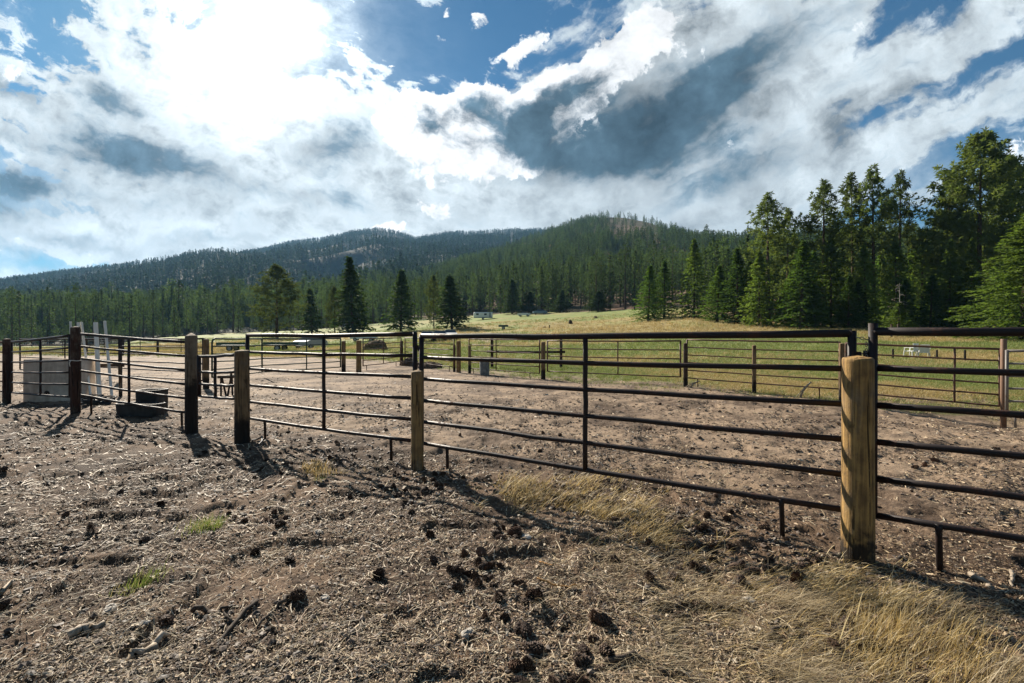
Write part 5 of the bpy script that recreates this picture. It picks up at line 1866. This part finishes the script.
def dry_grass():
    g = np.random.default_rng(23)
    GOLD = [(.54, .40, .17), (.46, .33, .12), (.60, .48, .25), (.33, .24, .11), (.5, .42, .27)]
    STRAW = [(.42, .34, .21), (.34, .26, .15), (.5, .42, .28), (.24, .18, .11)]
    Vs, Fs, Cs, n0 = [], [], [], 0
    # column, row, spreads, tufts, blades each, height, lean, palette
    for x, y, sx, sy, tufts, per, h, ln, pal in [
        (515, 492, 30, 10, 24, 28, .15, .9, GOLD), (555, 500, 38, 12, 34, 28, .16, 1.0, GOLD), (610, 512, 40, 14, 34, 28, .16, 1.0, GOLD), (655, 530, 30, 16, 24, 26, .15, 1.0, GOLD), (590, 485, 40, 8, 26, 30, .12, .9, GOLD),
        (650, 560, 60, 22, 50, 16, .10, 1.5, STRAW), (700, 585, 70, 24, 70, 16, .10, 1.6, STRAW), (680, 630, 90, 34, 90, 16, .09, 1.7, STRAW), (760, 625, 60, 28, 60, 16, .10, 1.6, STRAW), (640, 668, 80, 18, 44, 16, .09, 1.7, STRAW),
        (830, 575, 40, 12, 30, 26, .12, 1.3, GOLD), (800, 600, 40, 14, 46, 26, .12, 1.3, STRAW), (860, 600, 46, 12, 40, 30, .14, .9, GOLD),
        (885, 628, 54, 16, 20, 26, .15, .45, GOLD), (918, 648, 56, 20, 26, 26, .17, .45, GOLD), (955, 664, 44, 20, 18, 26, .17, .5, GOLD), (870, 668, 56, 18, 22, 22, .11, .8, GOLD), (800, 670, 50, 16, 60, 26, .11, 1.3, STRAW), (1010, 680, 26, 14, 24, 28, .16, .7, STRAW),
        (700, 545, 30, 12, 14, 18, .12, 1.1, GOLD), (760, 585, 40, 16, 26, 18, .11, 1.2, GOLD), (690, 610, 60, 20, 22, 16, .10, 1.3, GOLD), (810, 640, 40, 22, 26, 18, .12, 1.1, GOLD), (600, 545, 50, 16, 20, 14, .09, 1.3, GOLD), (740, 665, 60, 14, 20, 16, .10, 1.3, GOLD),
        (314, 470, 12, 4, 12, 34, .12, .5, GOLD), (270, 540, 70, 40, 40, 10, .08, 1.6, STRAW), (110, 640, 70, 40, 46, 10, .08, 1.6, STRAW), (40, 600, 50, 50, 34, 10, .08, 1.6, STRAW), (320, 640, 80, 40, 40, 10, .08, 1.7, STRAW),
        (600, 580, 60, 30, 60, 14, .08, 1.7, STRAW), (700, 480, 60, 20, 16, 14, .08, 1.4, STRAW), (940, 610, 50, 16, 40, 20, .12, 1.0, STRAW), (340, 470, 70, 8, 24, 14, .08, 1.2, STRAW),
    ]:
        tx, ty = x + g.normal(0, sx * .6, tufts), np.minimum(y + g.normal(0, sy * .6, tufts), 735)
        TX, TY = np.array([px(a, b) for a, b in zip(tx, ty)]).T
        hh = h * g.uniform(.5, 1.25, tufts)
        X = np.repeat(TX, per) + g.normal(0, .05, tufts * per); Y = np.repeat(TY, per) + g.normal(0, .05, tufts * per)
        H = np.repeat(hh, per) * g.uniform(.3, 1.3, tufts * per)
        V, Fq, c = blades(X, Y, H, np.exp(g.normal(math.log(.0030), .4, len(X))) * np.clip(Y / 2.6, 1, 2.2), (math.radians(-35), ln), pal, g)
        Vs.append(V); Fs.append(Fq + n0); Cs.append(c); n0 += len(V)
    o = link('dry_grass', mesh('dry_grass', np.concatenate(Vs), np.concatenate(Fs), M_BLADE, None, False, {'tint': ('FLOAT_COLOR', 'POINT', np.concatenate(Cs))}))
    tag(o, 'dry gold grass and matted straw in the foreground and along the fence', None, None, 'stuff')
    GREEN = [(.20, .27, .05), (.14, .21, .04), (.30, .32, .10), (.42, .36, .15)]
    for x, y, per, h, sp, lab in [(205, 528, 260, .13, .07, 'brightest green grass tuft on the left slope'), (142, 582, 190, .10, .055, 'yellow-green grass tuft below the brightest tuft'), (128, 590, 60, .06, .05, 'sparse low green tuft beside the yellow-green tuft'), (318, 478, 60, .07, .06, 'thin green tuft beside the gold tuft left of the olive post')]:
        X0, Y0 = px(x, y)
        X = X0 + g.normal(0, sp, per); Y = Y0 + g.normal(0, sp, per)
        V, Fq, c = blades(X, Y, h * g.uniform(.4, 1.2, per), np.full(per, .005), (math.radians(0), .5), GREEN, g)
        z0 = float(gz(X0, Y0))
        o = link('grass_tuft', mesh('grass_tuft', V - np.array([X0, Y0, z0]), Fq, M_BLADE, None, False, {'tint': ('FLOAT_COLOR', 'POINT', c)}), None, (X0, Y0, z0))
        tag(o, lab, 'grass tuft')


dry_grass()


def meadow():
    """Short meadow grass beyond the back fence, set as tufts."""
    g = np.random.default_rng(29)
    srcs = []
    for i in range(6):
        per = 16
        pal = [[(.14, .20, .045), (.20, .24, .065), (.28, .28, .09)], [(.42, .32, .13), (.34, .25, .09), (.5, .4, .2)]][i // 3]
        V, Fq, c = blades(g.normal(0, .07, per), g.normal(0, .07, per), g.uniform(.06, .16, per), np.full(per, .012), (0, .6), pal, g, seg=2, z=np.zeros(per))
        srcs.append(mesh('tuft', V, Fq, M_BLADE, None, False, {'tint': ('FLOAT_COLOR', 'POINT', c)}))
    n = 110000
    y = 341 + 64 * g.random(n); x = -20 + 1070 * g.random(n)
    Y = EYE * F / (y - HZ)
    Y = np.where(Y > 75, 20 + 120 * g.random(n) ** .8, Y)
    X = (x - 512) * Y / F
    yb = np.interp(x, BACK_X, BACK_Y)
    nz = fbm(X * 0.35, Y * 0.35, 4, 31) - 0.5
    keep = ((Y - yb) / (1 + yb * .03) + nz * 3.4 + g.normal(0, .6, n)) > .2
    X, Y, x = X[keep], Y[keep], x[keep]; n = len(X)
    gn = fbm(X * 0.10, Y * 0.13, 4, 41) * .6 + fbm(X * 0.022, Y * 0.03, 3, 43) * .4
    gold = gn + 0.05 * smooth(22, 30, Y) - 0.02 + g.normal(0, .05, n) + np.where((x < 240) & (Y > 46) & (Y < 105), .2, 0) + np.where((x > 520) & (Y > 60) & (Y < 115), .08, 0) - np.where(Y > 120, .15, 0)
    var = np.where(gold > .52, 3, 0) + g.integers(0, 3, n)
    s = g.uniform(.6, 1.3, n) * np.clip(Y / 24, .7, 3.2)
    rot = np.stack([np.zeros(n), np.zeros(n), g.random(n) * 6.28], -1)
    instancer('meadow_grass', np.stack([X, Y, gz(X, Y)], -1), srcs, np.stack([s, s, s], -1), var, rot, 'short green and gold meadow grass beyond the corral')


meadow()


# ------------------------------------------------------------------ air
def haze():
    x0, x1, y0, y1, z0, z1 = -5200.0, 5200.0, -420.0, 4200.0, -6.0, 640.0
    allz = [v for o in scn.objects if o.type == 'MESH' and o.name in ('ground', 'forested_hill', 'far_mountain', 'near_ridge') for v in (min(c[2] for c in o.bound_box), max(c[2] for c in o.bound_box))]
    z0, z1 = min(allz) - 1.0, max(allz) + 45
    m = bpy.data.materials.new('haze_air')
    m.use_nodes = True
    t = m.node_tree
    t.nodes.remove(t.nodes['Principled BSDF'])
    pv = t.nodes.new('ShaderNodeVolumePrincipled')
    pv.inputs['Color'].default_value = (0.30, 0.62, 1.0, 1)
    pv.inputs['Density'].default_value = HAZE
    pv.inputs['Anisotropy'].default_value = 0.1
    t.links.new(pv.outputs[0], t.nodes['Material Output'].inputs['Volume'])
    b = MB().box(((x0 + x1) / 2, (y0 + y1) / 2, (z0 + z1) / 2), (x1 - x0, y1 - y0, z1 - z0))
    o = b.build('haze', m)
    tag(o, 'thin blue air between the corral and the mountain', None, None, 'stuff')


HAZE = 0.00009
haze()
